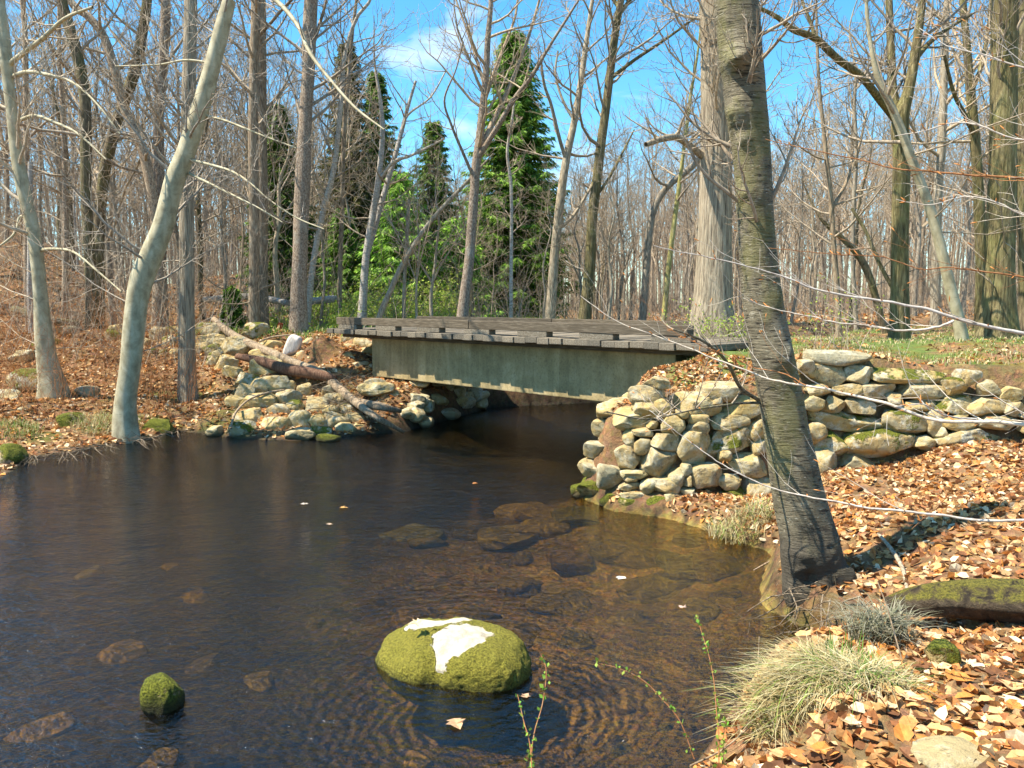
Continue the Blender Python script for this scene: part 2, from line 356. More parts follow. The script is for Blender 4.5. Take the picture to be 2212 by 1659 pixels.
def height(x, y, rough=True):
    x = np.asarray(x, float); y = np.asarray(y, float)
    sd = water_sd(x, y)
    lo = idw(CPL, x, y); hi = idw(CPT, x, y)
    bw = behind_wall(x, y)
    right = (x > .3) & (y > 10) & (x > (y - 25) * .55)
    s = np.where(right, sstep(.2, .75, bw), 0)
    H = lo * (1 - s) + hi * s
    bank = H * (1 - np.exp(-np.maximum(sd, 0) / np.where((y < 9) & (x > 0), .10, .22)))
    bed = -np.minimum(.55, .10 + .28 * np.maximum(-sd, 0)) - .12 * sstep(0, 1, fb2(x, y, .35, 9))
    z = np.where(sd > 0, bank, np.where(sd > -.25, bed * sstep(0, .25, -sd), bed))
    if rough:
        far = np.clip(sd, 0, 1.0)
        z = z + fb2(x, y, .7, 3) * .10 * far + fb2(x, y, 3.0, 5) * .035 * np.clip(far * 2, 0, 1) + np.where(sd < 0, fb2(x, y, 2.2, 6) * .05, 0)
    return z
def axis(*segs):
    return np.unique(np.concatenate([np.linspace(a, b, n) for a, b, n in segs]))
xs = axis((-300, -60, 16), (-60, -14, 60), (-14, 13, 235), (13, 40, 50), (40, 300, 18))
ys = axis((-60, 1, 20), (1, 26, 220), (26, 60, 70), (60, 400, 40))
GX, GY = np.meshgrid(xs, ys); GZ = height(GX, GY); SD = water_sd(GX, GY)
nx, ny = len(xs), len(ys)
gi = np.arange(nx * ny).reshape(ny, nx)
quads = np.stack([gi[:-1, :-1], gi[:-1, 1:], gi[1:, 1:], gi[1:, :-1]], -1).reshape(-1, 4)
leafc = np.array([.3, .17, .08]); soil = np.array([.05, .035, .02]); mossc = np.array([.13, .13, .025]); grassc = np.array([.15, .2, .045]); bedc = np.array([.36, .25, .06]); bedd = np.array([.045, .038, .024])
n1 = fb2(GX, GY, .5, 21); n2 = fb2(GX, GY, 1.6, 22)
gc = np.broadcast_to(leafc, GX.shape + (3,)).copy()
def blend(mask, c):
    global gc
    gc = gc * (1 - mask[..., None]) + c * mask[..., None]
blend(sstep(.1, .5, n2) * .6, soil)
leftmoss = ((GX < -4) & (SD < 2.5)) * sstep(-.15, .3, n2); blend(leftmoss * .8, mossc)
pathm = sstep(.5, 1.2, behind_wall(GX, GY)) * (GX > 2.5) * (GY < 24) * (GY > 10); blend(pathm * sstep(-.35, .15, n2 + n1), grassc)
blend(pathm * sstep(.1, .3, fb2(GX, GY, 2.2, 77)) * (GY < 15), np.array([.2, .15, .02]))
farg = ((GY > 24) & (GX > -9) & (GX < 3) & (GY < 45)) * sstep(-.4, .1, n1); blend(farg * .85, grassc)
blend(((GX > 2.4) & (GY < 5.5) & (GY > 1)) * sstep(.05, .3, fb2(GX, GY, 2.0, 31)) * .8, mossc)
blend(np.exp(-np.maximum(SD, 0) / .12) * (SD > -.05), soil * .8)
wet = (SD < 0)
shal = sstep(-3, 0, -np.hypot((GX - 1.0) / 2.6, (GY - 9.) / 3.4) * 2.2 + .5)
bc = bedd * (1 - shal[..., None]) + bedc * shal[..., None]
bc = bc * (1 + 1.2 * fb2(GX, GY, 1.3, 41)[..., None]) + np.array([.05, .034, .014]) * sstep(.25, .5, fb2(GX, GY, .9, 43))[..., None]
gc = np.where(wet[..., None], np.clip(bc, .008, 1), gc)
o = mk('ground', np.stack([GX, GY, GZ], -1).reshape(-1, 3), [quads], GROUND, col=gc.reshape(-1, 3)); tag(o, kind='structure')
# bilinear height lookup
def zat(x, y):
    x = np.atleast_1d(np.asarray(x, float)); y = np.atleast_1d(np.asarray(y, float))
    i = np.clip(np.searchsorted(xs, x) - 1, 0, nx - 2); j = np.clip(np.searchsorted(ys, y) - 1, 0, ny - 2)
    u = (x - xs[i]) / (xs[i + 1] - xs[i]); v = (y - ys[j]) / (ys[j + 1] - ys[j])
    return (GZ[j, i] * (1 - u) + GZ[j, i + 1] * u) * (1 - v) + (GZ[j + 1, i] * (1 - u) + GZ[j + 1, i + 1] * u) * v
def gz(x, y): return float(zat(x, y)[0])
def ground_hit(px, py, y0=3.0, y1=60.0):
    d = ray(px, py); yy = np.linspace(y0, y1, 1500); t = yy / d[1]
    X = t * d[0]; Z = EYE + t * d[2]; g = zat(X, yy)
    k = np.argmax(g >= Z)
    return np.array([X[k], yy[k], g[k]])

ROCK = (-.5, 6.45)
w = 60
o = mk('stream_water', [(-60, -10, 0), (40, -10, 0), (40, 90, 0), (-60, 90, 0)], [[(0, 1, 2, 3)]], m_water(ROCK)); tag(o, kind='structure')

# ------------------------------------------------------------------ stones
_bm = {}
def ico(sub):
    if sub not in _bm:
        bm = bmesh.new(); bmesh.ops.create_icosphere(bm, subdivisions=sub, radius=1); bm.verts.ensure_lookup_table()
        _bm[sub] = (np.array([v.co[:] for v in bm.verts]), np.array([[v.index for v in f.verts] for f in bm.faces])); bm.free()
    return _bm[sub]
def stone_arr(w, d, h, seed, boxy=.62, cuts=7, rough=.07, sub=4):
    P, F = ico(sub); r = np.random.default_rng(seed)
    P = np.sign(P) * np.abs(P) ** boxy; P = P / np.abs(P).max()
    for k in range(cuts):
        n = r.normal(size=3); n /= np.linalg.norm(n); dist = r.uniform(.66, .98)
        s = P @ n - dist; P = P - n * np.maximum(s, 0)[:, None] * .98
    dn = P / (np.linalg.norm(P, axis=1, keepdims=True) + 1e-9)
    P = P + dn * (fbm(P * 1.5 + seed * 3.7, seed % 97, 4) * rough * 1.6 + vnoise(P * 7 + seed, 3) * rough * .25)[:, None]
    P = P / np.abs(P).max(0)
    a = r.uniform(-.12, .12); c, s_ = cos(a), sin(a)
    P = P * np.array([w / 2, d / 2, h / 2])
    return np.stack([P[:, 0] * c - P[:, 2] * s_, P[:, 1], P[:, 0] * s_ + P[:, 2] * c], 1), F
def stone(name, pos, w, d, h, seed, mat, parent=None, sub=4, rz=0, boxy=.62, cuts=7, rough=.07):
    V, F = stone_arr(w, d, h, seed, boxy, cuts, rough, sub)
    c, s_ = cos(rz), sin(rz); V = np.stack([V[:, 0] * c - V[:, 1] * s_, V[:, 0] * s_ + V[:, 1] * c, V[:, 2]], 1)
    return mk(name, V + np.asarray(pos), [F], mat, parent, origin=pos)

# right-hand dry stone wall: stones set one by one (photo pixel centre, width, height)
RW = []
for X, Y, w, h, k in ((800,430,190,90,0),(710,530,270,180,0),(780,620,290,150,0),(1100,610,350,190,0),(1300,495,340,150,0),(1440,630,310,180,0),(490,700,120,100,0),(640,710,300,160,0),(470,790,130,130,0),(690,805,160,80,0),(515,835,70,60,0),(595,840,110,120,0),(915,750,170,170,0),(1100,695,150,70,0),(1090,770,170,120,0),(1330,725,300,120,0),(1545,780,150,160,0),(475,900,150,120,0),(690,900,130,120,0),(860,875,220,140,0),(1070,920,240,240,0),(1330,875,410,200,2),(1550,920,150,120,0),(390,940,100,100,0),(425,1000,100,100,3),(580,990,220,180,0),(810,1020,280,220,0),(320,1030,100,160,0),(450,1130,190,180,3),(650,1110,230,60,3),(600,1145,100,70,0),(945,1130,130,130,0),(1010,1080,80,100,0),(1155,1135,240,190,0),(1460,1050,340,170,0),(1335,1170,180,110,0),(1540,1230,230,170,0),(860,1195,210,120,0),(735,1200,140,120,3),(590,1200,150,60,0),(1025,1240,110,80,0),(1020,1160,60,90,0),(620,1260,190,60,0),(900,1290,130,80,0),(1390,1290,210,140,1),(1000,1350,210,130,4),(330,1220,250,120,4),(450,1310,160,110,4),(620,1330,210,120,4),(800,1340,190,140,4),(1180,1350,180,120,4),(1300,980,120,90,0),(980,660,90,70,0),(1240,560,90,90,0),(1010,840,70,90,0),(760,740,80,60,0)):
    RW.append((1188 + X * .293, 702 + Y * .293, w * .293, h * .293, k))
for X, Y, w, h, k in ((500,440,440,120,3),(235,495,120,100,0),(390,560,320,180,0),(640,560,200,130,3),(1010,565,520,110,2),(1430,580,200,130,2),(320,670,190,90,0),(550,665,220,90,0),(770,675,260,130,0),(1120,680,340,130,0),(1340,640,180,130,2),(1600,660,170,120,3),(300,760,180,120,0),(440,780,180,120,0),(640,790,230,120,0),(1090,790,270,120,0),(1370,790,310,160,2),(1600,800,270,130,0),(560,905,560,140,2),(980,920,300,180,2),(1190,920,140,200,0),(1400,920,270,130,0),(1700,915,280,100,0),(310,1000,160,160,0),(440,1080,240,200,2),(800,1080,500,210,2),(1110,1060,160,110,0),(1480,1040,470,150,2),(370,1230,200,220,0),(630,1240,340,160,0),(1780,810,160,110,0),(1770,700,180,110,0),(900,740,110,90,0),(1250,1000,90,110,0),(1930,860,200,110,0),(1980,760,210,120,0),(2000,960,260,110,0),(150,900,120,160,0),(120,760,170,150,0),(150,1060,160,170,0),(120,620,150,120,0)):
    RW.append((1674 + X * .293, 648 + Y * .293, w * .293, h * .293, k))
MATK = [ST, ST_MOSS, ST_LICH, ST_GREY, ST_DARK]
wall = thing('stone_wall', (3.0, 11.8, 0), 'long dry laid fieldstone retaining wall beside the stream, ending at the bridge', 'stone wall')
for i, (px, py, pw, ph, k) in enumerate(RW):
    yb = np.interp(px, WPX, WY); base = np.interp(px, [1240, 1450, 1690, 1850, 2000, 2150], [1075, 1120, 1085, 1035, 985, 962])
    y = yb + max(0, base - py) * .0016
    if px < 1340 and py < 1010: y = max(y, 12.3 + (px - 1246) / 102 * 1.5)
    if py > base + 5: y = max(8.5, atz(px, py + ph * .25, 0.02)[1])
    m_ = pxm(y); wd, hd = pw * m_ * 1.12, ph * m_ * 1.15; dp = min(max(.8 * wd, .3), .6)
    c = aty(px, py, y); c[1] += dp * .5 - .05
    st_ = stone('stone', c, wd, dp, hd, 100 + i, MATK[k], wall, sub=5 if wd > .35 else 4, boxy=random.uniform(.5, .68), cuts=random.randint(7, 13))
    if k == 1: st_['label'] = 'stone capped with yellow green moss'
    if k == 4: st_['label'] = 'dark wet stone shaggy with moss at the waterline'

# left rubble wing wall
LW = [(500,490,210,110),(150,500,170,120),(40,590,110,90),(130,590,130,120),(205,590,90,100),(130,680,140,120),(30,650,90,100),(220,640,130,130),(320,660,230,180),(560,720,210,120),(150,750,130,150),(260,790,180,140),(600,840,320,200),(680,990,300,160),(520,980,130,140),(430,930,180,130),(310,880,160,140),(420,1040,160,140),(540,1140,270,160),(780,1100,210,150),(860,1170,140,110),(720,1210,190,120),(470,1255,260,150),(690,1310,240,110),(885,1290,190,160),(400,1370,240,140),(905,1420,220,100),(1040,1170,200,160),(1190,1120,180,130),(1180,1210,140,100),(1320,1210,190,120),(1050,1300,150,100),(1200,1270,160,110),(1240,1320,170,120),(1130,1310,80,70),(1080,1390,180,100),(1300,1360,170,100),(1420,1280,220,100),(1430,1340,140,70),(1520,1350,130,80),(1560,1320,110,60),(950,735,160,120),(1120,640,200,110),(1280,670,170,100),(1220,770,150,120),(1200,860,160,130),(1560,1000,290,90),(1480,1040,150,70),(1660,1110,240,160),(1570,950,170,70),(1580,1210,180,130),(800,990,100,90),(940,1010,110,90),(640,620,190,70),(1000,600,140,90),(1350,560,170,130),(1450,640,150,150),(1330,800,190,180),(1440,860,160,150),(1480,720,160,130),(1730,1290,200,110),(1820,1230,180,100),(1930,1180,170,110),(330,1140,150,120),(1150,1010,130,90)]
lwall = thing('rubble_wall', (-3.5, 19.5, 0), 'sunlit rubble stone slope under driftwood beside the bridge', 'stone wall')
for i, (X, Y, w, h) in enumerate(LW):
    px, py, pw, ph = 432 + X * .2441, 594 + Y * .2441, w * .2441, h * .2441
    y = left_depth(px, py) if px < 800 else 18.8 + (px - 800) * .011 + (935 - py) * .006
    m_ = pxm(y); wd, hd = pw * m_ * 1.05, ph * m_ * 1.08; dp = max(.4, .8 * wd)
    c = aty(px, py, y); c[1] -= dp * .3; wd *= 1.18; hd *= 1.25
    st_ = stone('stone', c, wd, dp, hd, 400 + i, ST if i % 5 else ST_LICH, lwall, boxy=random.uniform(.52, .72), cuts=random.randint(7, 12), sub=5 if wd > .5 else 4)
for i in range(26):   # the shaded stones of the left abutment under the deck
    u = random.random(); bx, by = -2.5 + 1.75 * u, 18.75 + 4.0 * u; off = random.uniform(0, .55)
    stone('stone', (bx - off * .9 + .1, by + off * .45, .08 + off * 1.5 + random.uniform(-.05, .1)), random.uniform(.4, .8), random.uniform(.4, .6), random.uniform(.22, .42), 480 + i, ST_GREY, lwall, rz=random.uniform(0, 3))
for i in range(34):   # the wall's return along the channel to the abutment
    u = (i + random.random()) / 34; k = i % 5; bx, by = 1.02 + 1.2 * u, 12.25 + 2.35 * u
    stone('stone', (bx + .12 + k * .07, by, .12 + k * .3 + random.uniform(-.05, .05)), random.uniform(.35, .6), random.uniform(.4, .55), random.uniform(.26, .38), 540 + i, ST if k else ST_DARK, wall, rz=1.1, boxy=.6)
LOW = [(1030,740,130,120),(1110,800,120,130),(1350,700,170,100),(1350,780,90,70),(1430,790,120,90),(1080,870,100,90),(1160,870,110,90),(1140,710,140,70),(760,740,140,100),(930,800,120,110),(1250,760,120,90),(1230,860,110,80),(850,770,110,90),(1000,860,90,70)]
low = thing('field_wall', (-8.5, 22.5, 1.8), 'low tumbled fieldstone wall behind the leaning beech', 'stone wall')
for i, (X, Y, w, h) in enumerate(LOW):
    px, py, pw, ph = X * .3255, 486 + Y * .3255, w * .3255, h * .3255
    y = left_depth(px, py); m_ = pxm(y); c = aty(px, py, y); dp = max(.45, pw * m_ * .8); c[1] += dp * .3
    stone('stone', c, pw * m_ * 1.05, dp, ph * m_ * 1.1, 600 + i, ST_LICH if i % 3 else ST, low, boxy=random.uniform(.6, .8))
# loose stones of the far-left bank
for i, (px, py, pw, ph, m_, lab) in enumerate((
    (48, 772, 62, 30, ST_GREY, 'pale round boulder up the slope by the crooked grey beech'),
    (88, 828, 120, 58, ST_LICH, 'wide grey boulder at the foot of the crooked grey beech'),
    (14, 868, 66, 46, ST_GREY, 'pale cracked boulder half buried in leaves at the left frame edge'),
    (42, 892, 44, 24, ST_GREY, 'small pale flat stone below the cracked boulder'),
    (189, 848, 52, 24, ST_GREY, 'pale flat stone in leaves between the two beeches'),
    (156, 916, 58, 42, ST_MOSS, 'overhanging mossy brown stone on the left bank edge'),
    (24, 996, 70, 62, ST_MOSS, 'blocky brown stone standing in the water at the left frame edge'),
    (345, 925, 74, 34, ST_MOSS, 'dark mossy stone at the water below the leaning beech'),
    (466, 932, 40, 22, ST_GREY, 'small pale stone at the waterline before the rubble slope'),
    (652, 938, 52, 24, ST, 'flat pale stone half in the water before the rubble slope'),
    (150, 715, 50, 20, ST_GREY, 'pale stone in the leaves behind the crooked beech'),
    (105, 745, 60, 22, ST_LICH, 'lichen grey stone behind the crooked beech'),
    (260, 712, 46, 20, ST_GREY, 'grey stone beyond the leaning beech'),
    (708, 946, 60, 14, ST_DARK, 'flat green mossy stone awash beside the rubble slope'))):
    y = left_depth(px, py) if py < wl_left_px(px) - 12 else atz(px, min(py + ph * .35, wl_left_px(px) + 14), 0)[1]
    s = pxm(y); c = aty(px, py, y); c[1] -= pw * s * .05
    o = stone('boulder', c, pw * s, max(.35, pw * s * .8), ph * s * 1.25, 700 + i, m_, rough=.09); tag(o, lab, 'boulder', 'loose stones on the left bank')

# mossy boulder in midstream
P, F = ico(6)
Pb = np.sign(P) * np.abs(P) ** .8
V = Pb * np.array([.64, .52, .31])
V[:, 0] += 0; V[:, 2] *= 1 - .25 * sstep(.0, .6, -V[:, 0])
V[:, 1] += -.25 * V[:, 0]
saddle = np.exp(-((V[:, 0] + .12) / .1) ** 2) * (V[:, 1] > -.5); V[:, 1] += saddle * .06 * (V[:, 1] < 0); V[:, 2] -= saddle * .04
dn = V / np.linalg.norm(V, axis=1, keepdims=True)
V = V + dn * (fbm(V * 2.2, 5, 5) * .09)[:, None] + dn * (np.abs(fbm(V * 14, 8, 3)) * .022)[:, None]
xx, yy = V[:, 0], V[:, 1]
bare = np.exp(-(((xx - .12 + (yy + .05) * .2) / .24) ** 2 + ((yy + .08) / .15) ** 2)) + .95 * np.exp(-(((xx + .12) / .3) ** 2 + ((yy - .22) / .1) ** 2)) + .9 * np.exp(-(((xx - .04) / .17) ** 2 + ((yy + .3) / .15) ** 2))
bare *= V[:, 2] > .1
mossf = np.clip(1.05 - bare * 1.35, 0, 1)
o = mk('mossy_boulder', V + np.array([ROCK[0], ROCK[1], -.02]), [F], ST_BIG, col=np.stack([mossf] * 3, 1), origin=(ROCK[0], ROCK[1], -.02)); tag(o, 'large round boulder in midstream, moss covered with a bare white top', 'boulder')
BOULD = o
c = atz(338, 1535, 0); o = stone('mossy_stone', c + np.array([0, .1, .03]), .31, .32, .42, 731, ST_DARK, sub=5, boxy=.7); tag(o, 'small bright green mossy stone poking from the dark water', 'stone')
c = ground_hit(2042, 1450); o = stone('mossy_stone', c + np.array([0, .06, .06]), .2, .2, .2, 732, ST_DARK, sub=5); tag(o, 'small mossy stone in the shaded hollow below the log', 'stone')
c = ground_hit(2075, 1655, 2.2); o = stone('ground_stone', c, .42, .3, .16, 733, ST_GREY, sub=5); tag(o, 'smooth grey stone bedded in leaves at the bottom frame edge', 'stone')
ST_SUB = m_substone()
subl = 'tan stone lying under the brown stream water'
SUBS = [(262,1357,110),(365,1186,60),(420,1250,80),(680,1300,70),(80,1520,150),(440,1385,90),(190,1200,80),(330,1590,120),(560,1420,90),(900,1580,100)]
SUBS += [(random.uniform(880, 1640), random.uniform(1090, 1400), random.uniform(60, 190)) for _ in range(46)] + [(random.uniform(1150, 1600), random.uniform(1400, 1640), random.uniform(50, 130)) for _ in range(14)]
for i, (px, py, pw) in enumerate(SUBS):
    c = atz(px, py, -.3); s = c[1] / FP; gg = gz(c[0], c[1])
    if gg > -.12: continue
    o = stone('submerged_stone', (c[0], c[1], gg - .02), pw * s, pw * s * random.uniform(.6, .95), min(.3, pw * s * .45), 800 + i, ST_SUB, rough=.12, rz=random.uniform(0, 3.1), cuts=9); tag(o, subl, 'stone', 'stones under the water')

# ------------------------------------------------------------------ bridge
A = atz(1530, 745, 2.3); Bp = atz(705, 710, 2.3)
bd = Bp[:2] - A[:2]; BL = float(np.hypot(*bd)); bang = atan2(bd[1], bd[0])
br = thing('footbridge', (A[0], A[1], 0), 'low timber decked bridge on a stained concrete beam over the stream', 'bridge', rz=bang)
# local axes: +x along the deck (to the far left), -y across the deck away from the viewer
BW = 3.4
def box(name, x0, x1, y0, y1, z0, z1, mat, bev=.012, rot=0.0, jit=0.0):
    bm = bmesh.new(); bmesh.ops.create_cube(bm, size=1)
    for v in bm.verts: v.co = Vector((v.co.x * (x1 - x0), v.co.y * (y1 - y0), v.co.z * (z1 - z0)))
    if bev: bmesh.ops.bevel(bm, geom=bm.edges[:], offset=bev, segments=2, profile=.7, affect='EDGES')
    me = bpy.data.meshes.new(name); bm.to_mesh(me); bm.free(); me.materials.append(mat)
    o = bpy.data.objects.new(name, me); COL.objects.link(o); o.parent = br
    o.location = ((x0 + x1) / 2 + random.uniform(-jit, jit), (y0 + y1) / 2 + random.uniform(-jit, jit), (z0 + z1) / 2); o.rotation_euler = (random.uniform(-rot, rot), 0, random.uniform(-rot, rot))
    return o
NP = 36; pw = BL / NP
for i in range(NP):
    box('deck_plank', i * pw + .008, (i + 1) * pw - .008, -BW + random.uniform(-.04, .04), random.uniform(-.035, .035), 2.18 + random.uniform(-.006, .006), 2.3 + random.uniform(-.008, .008), W_DECK, .014, .004)
OV = .54
g1 = box('concrete_beam', 1.0, BL - 1.35, -.34 - OV, -OV, 1.06, 2.07, CONC, .02)
box('concrete_beam', 1.0, BL - 1.35, -BW + OV, -BW + OV + .34, 1.06, 2.07, CONC, .02)
box('concrete_slab', 1.003, BL - 1.353, -BW + OV + .343, -.343 - OV, 1.75, 2.065, CONC, 0)
box('timber_sill', .2, BL - .2, -.34 - OV + .06, -OV + .16, 2.073, 2.176, W_CURB, .01)
box('timber_sill', .2, BL - .2, -BW + OV - .16, -BW + OV + .26, 2.073, 2.176, W_CURB, .01)
for yy0 in (-.42, -BW + .22):
    nb = 7
    for k in range(nb):
        xc = .9 + k * (BL - 1.6) / (nb - 1); box('curb_block', xc - .42, xc + .42, yy0, yy0 + .2, 2.305, 2.415, W_DECK, .012, .01)
    mid = BL * .53
    box('curb_rail', .55, mid - .01, yy0 - .01, yy0 + .21, 2.418, 2.605, W_CURB, .018, .003); box('curb_rail', mid + .01, BL - .15, yy0 + .0, yy0 + .2, 2.418, 2.61, W_CURB, .018, .003)

# ------------------------------------------------------------------ trees
def unit(v):
    l = sqrt(v[0] ** 2 + v[1] ** 2 + v[2] ** 2) + 1e-9; return (v[0] / l, v[1] / l, v[2] / l)
def grow(T, p, d, ln, r, lev, mx, R, up=.12, wig=.22, kids=(6, 5, 4), rmin=.005, kf=(5, 5, 4), sides=(6, 4, 3, 3)):
    K = (7, 6, 5, 4)[min(lev, 3)]; pts = [p]; rad = [r]; st = ln / (K - 1); cur = p; dd = d; dirs = [d]
    for i in range(1, K):
        dd = unit((dd[0] + R.uniform(-wig, wig), dd[1] + R.uniform(-wig, wig), dd[2] + R.uniform(-wig, wig) + up))
        cur = (cur[0] + dd[0] * st, cur[1] + dd[1] * st, cur[2] + dd[2] * st); pts.append(cur); dirs.append(dd)
        rad.append(max(rmin * .6, r * (1 - .8 * i / (K - 1))))
    T.add(pts, rad, sides[min(lev, 3)])
    if lev >= mx: return
    n = kids[min(lev, len(kids) - 1)]
    for k in range(n):
        t = .2 + .8 * (k + R.random()) / n; i = min(K - 2, int(t * (K - 1))); u = t * (K - 1) - i
        q = tuple(pts[i][a] * (1 - u) + pts[i + 1][a] * u for a in range(3)); dq = dirs[i]
        ax = unit((R.uniform(-1, 1), R.uniform(-1, 1), R.uniform(-1, 1)))
        cr = unit((dq[1] * ax[2] - dq[2] * ax[1], dq[2] * ax[0] - dq[0] * ax[2], dq[0] * ax[1] - dq[1] * ax[0]))
        an = R.uniform(.5, 1.05); nd = unit(tuple(dq[a] * cos(an) + cr[a] * sin(an) for a in range(3)))
        grow(T, q, nd, ln * R.uniform(.38, .62) * (1.15 - .5 * t), max(rmin, min(rad[i], r * .55) * .62), lev + 1, mx, R, up, wig * 1.15, kids, rmin, kf, sides)
def trunk_mesh(P, rad, sides, seed, rough=.05, flare=0.0):
    K = len(P); T = np.gradient(P, axis=0); T /= np.linalg.norm(T, axis=1, keepdims=True)
    Nn = np.cross(T, np.array([0, 1., 0])); Nn /= np.linalg.norm(Nn, axis=1, keepdims=True); Bn = np.cross(T, Nn)
    a = np.arange(sides) * 2 * pi / sides
    h = np.concatenate([[0], np.cumsum(np.linalg.norm(np.diff(P, axis=0), axis=1))])
    ring = np.cos(a)[None, :, None] * Nn[:, None, :] + np.sin(a)[None, :, None] * Bn[:, None, :]
    q = np.stack([np.broadcast_to(np.cos(a) * 1.1, (K, sides)), np.broadcast_to(np.sin(a) * 1.1, (K, sides)), np.broadcast_to(h[:, None] * .55, (K, sides))], -1).reshape(-1, 3)
    nz = fbm(q, seed, 3).reshape(K, sides)
    rr = rad[:, None] * (1 + rough * nz * 2.0)
    if flare:
        lob = .5 + .5 * np.cos(a * 5 + seed)[None, :]; rr = rr * (1 + flare * np.exp(-h[:, None] / (rad[0] * 2.2)) * (.45 + .8 * lob))
    V = (P[:, None, :] + rr[..., None] * ring).reshape(-1, 3)
    idx = np.arange(K * sides).reshape(K, sides); Aq = idx[:-1]; Bq = np.roll(Aq, -1, 1); D = idx[1:]; C = np.roll(D, -1, 1)
    return V, np.stack([Aq, Bq, C, D], -1).reshape(-1, 4)
def hero(name, label, mat, y, path, top, limbs=(), ncrown=16, crown_from=.35, twig=B_TWIG, seed=0, sides=16, rough=.05, flare=.35, group=None, lowtw=0, kids=(6, 5, 4), climb=(.22, .34), crl=1.0, dyf=0.0, rmin=.0075, bumps=()):
    R = random.Random(seed + 5); nr = np.random.default_rng(seed)
    s = pxm(y); pts = []
    for k, (px, py, wd) in enumerate(path):
        c = aty(px, py, y + dyf * k / len(path)); pts.append([*c, wd * s / 2])
    x0, z0 = pts[0][0], pts[0][2]; g = gz(x0, y)
    if z0 > g + .02: pts.insert(0, [x0, y, g - .15, pts[0][3] * 1.05])
    else: pts[0][2] = g - .15
    lx, ly, lz, lr = pts[-1]; dx = (pts[-1][0] - pts[-2][0]) / max(.3, pts[-1][2] - pts[-2][2]); 
    zt = g + min(top, y * .5 + 1.5); n_ext = 0
    if zt > lz + 1:
        n_ext = max(2, int((zt - lz) / 2.5))
        for k in range(1, n_ext + 1):
            u = k / n_ext; pts.append([lx + dx * .5 * (zt - lz) * u + R.uniform(-.25, .25), ly + R.uniform(-.3, .3), lz + (zt - lz) * u, max(.012, lr * (1 - .93 * u))])
    Q = catmull(pts, max(24, int(len(pts) * (12 if bumps else 5)))); Q[:, 3] = np.maximum(Q[:, 3], .01)
    base = np.array([x0, y, g]); root = thing(name, base, label, 'tree', group)
    V, F = trunk_mesh(Q[:, :3], Q[:, 3], sides, seed, rough, flare)
    for bx, by, ba, bs_ in bumps:
        q = aty(bx, by, y - Q[0, 3] * .55); d2 = ((V - q) ** 2).sum(1); nn = V - np.repeat(Q[:, :3], sides, 0); nn /= np.linalg.norm(nn, axis=1, keepdims=True)
        V = V + nn * (ba * np.exp(-d2 / bs_ ** 2) * (1 + .9 * fbm(V * 9, 3, 3)))[:, None]
    mk('trunk', V, [F], mat, root, origin=base)
    for lm in limbs:
        LP = [[*aty(px, py, y + dy), wd * s / 2] for px, py, wd, dy in lm]
        LQ = catmull(LP, len(LP) * 5); V, F = trunk_mesh(LQ[:, :3], np.maximum(LQ[:, 3], .006), 8, seed + 3, rough, 0)
        mk('limb', V, [F], mat, root, origin=base)
    T = Tubes(); H = Q[-1, 2] - g
    for k in range(ncrown):
        u = crown_from + (1 - crown_from) * (k + R.random()) / ncrown; zz = g + H * u; i = int(np.argmin(np.abs(Q[:, 2] - zz)))
        p = tuple(Q[i, :3]); an = R.uniform(0, 2 * pi); e = R.uniform(*((.25, .9) if u > .45 else (-.05, .5)))
        ln = H * R.uniform(*climb) * (1.1 - .7 * u) * crl
        grow(T, p, (cos(an) * cos(e), sin(an) * cos(e), sin(e)), ln, min(Q[i, 3] * .5, .012 + ln * .013), 0, 2, R, kids=kids, rmin=rmin)
    for lm in limbs:
        LP = np.array([[*aty(px, py, y + dy), wd * s / 2] for px, py, wd, dy in lm]); LQ = catmull(LP, 14)
        for k in range(9):
            i = R.randint(3, 13); p = tuple(LQ[i, :3]); an = R.uniform(0, 2 * pi); e = R.uniform(-.1, .9)
            grow(T, p, (cos(an) * cos(e), sin(an) * cos(e), sin(e)), R.uniform(.7, 1.9) * s * 60, max(.008, LQ[i, 3] * .45), 1, 2, R, kids=kids, rmin=rmin)
    for k in range(lowtw):
        i = R.randint(int(len(Q) * .08), int(len(Q) * .4)); p = tuple(Q[i, :3]); an = R.uniform(0, 2 * pi); e = R.uniform(-.1, .45)
        grow(T, p, (cos(an) * cos(e), sin(an) * cos(e), sin(e)), R.uniform(1.2, 3.2), R.uniform(.01, .022), 1, 2, R, up=.03, wig=.2, kids=(5, 6, 4), rmin=rmin)
    if T.g: T.build('crown', twig, root, origin=base)
    return root

hero('beech_tree', 'crooked smooth grey beech near the left frame edge, boulder at its foot', B_BEECH, 19.5, [(112,830,46),(98,760,38),(88,650,30),(80,560,28),(72,500,27),(58,440,26),(47,390,26),(36,330,24),(28,260,22),(20,190,22),(14,130,24),(8,60,20),(2,0,16)], 16,
     limbs=[((20,140,12,0),(50,115,10,-.3),(90,85,9,-.6),(140,40,7,-1),(200,15,5,-1.4)), ((28,165,9,0),(60,155,8,-.5),(110,163,7,-1),(160,180,5,-1.4),(210,225,4,-1.8),(260,290,3,-2)), ((38,262,8,0),(75,250,7,-.4),(120,265,6,-.8),(170,290,5,-1.2),(230,345,3,-1.5)), ((88,540,8,0),(120,538,6,-.4),(160,545,5,-.8),(210,585,4,-1.2),(262,630,3,-1.6)), ((55,468,7,0),(42,470,6,0),(34,500,5,-.1),(15,520,5,-.2),(-20,545,4,-.3))], seed=1, twig=B_WTWIG, ncrown=16, lowtw=6, flare=.5)
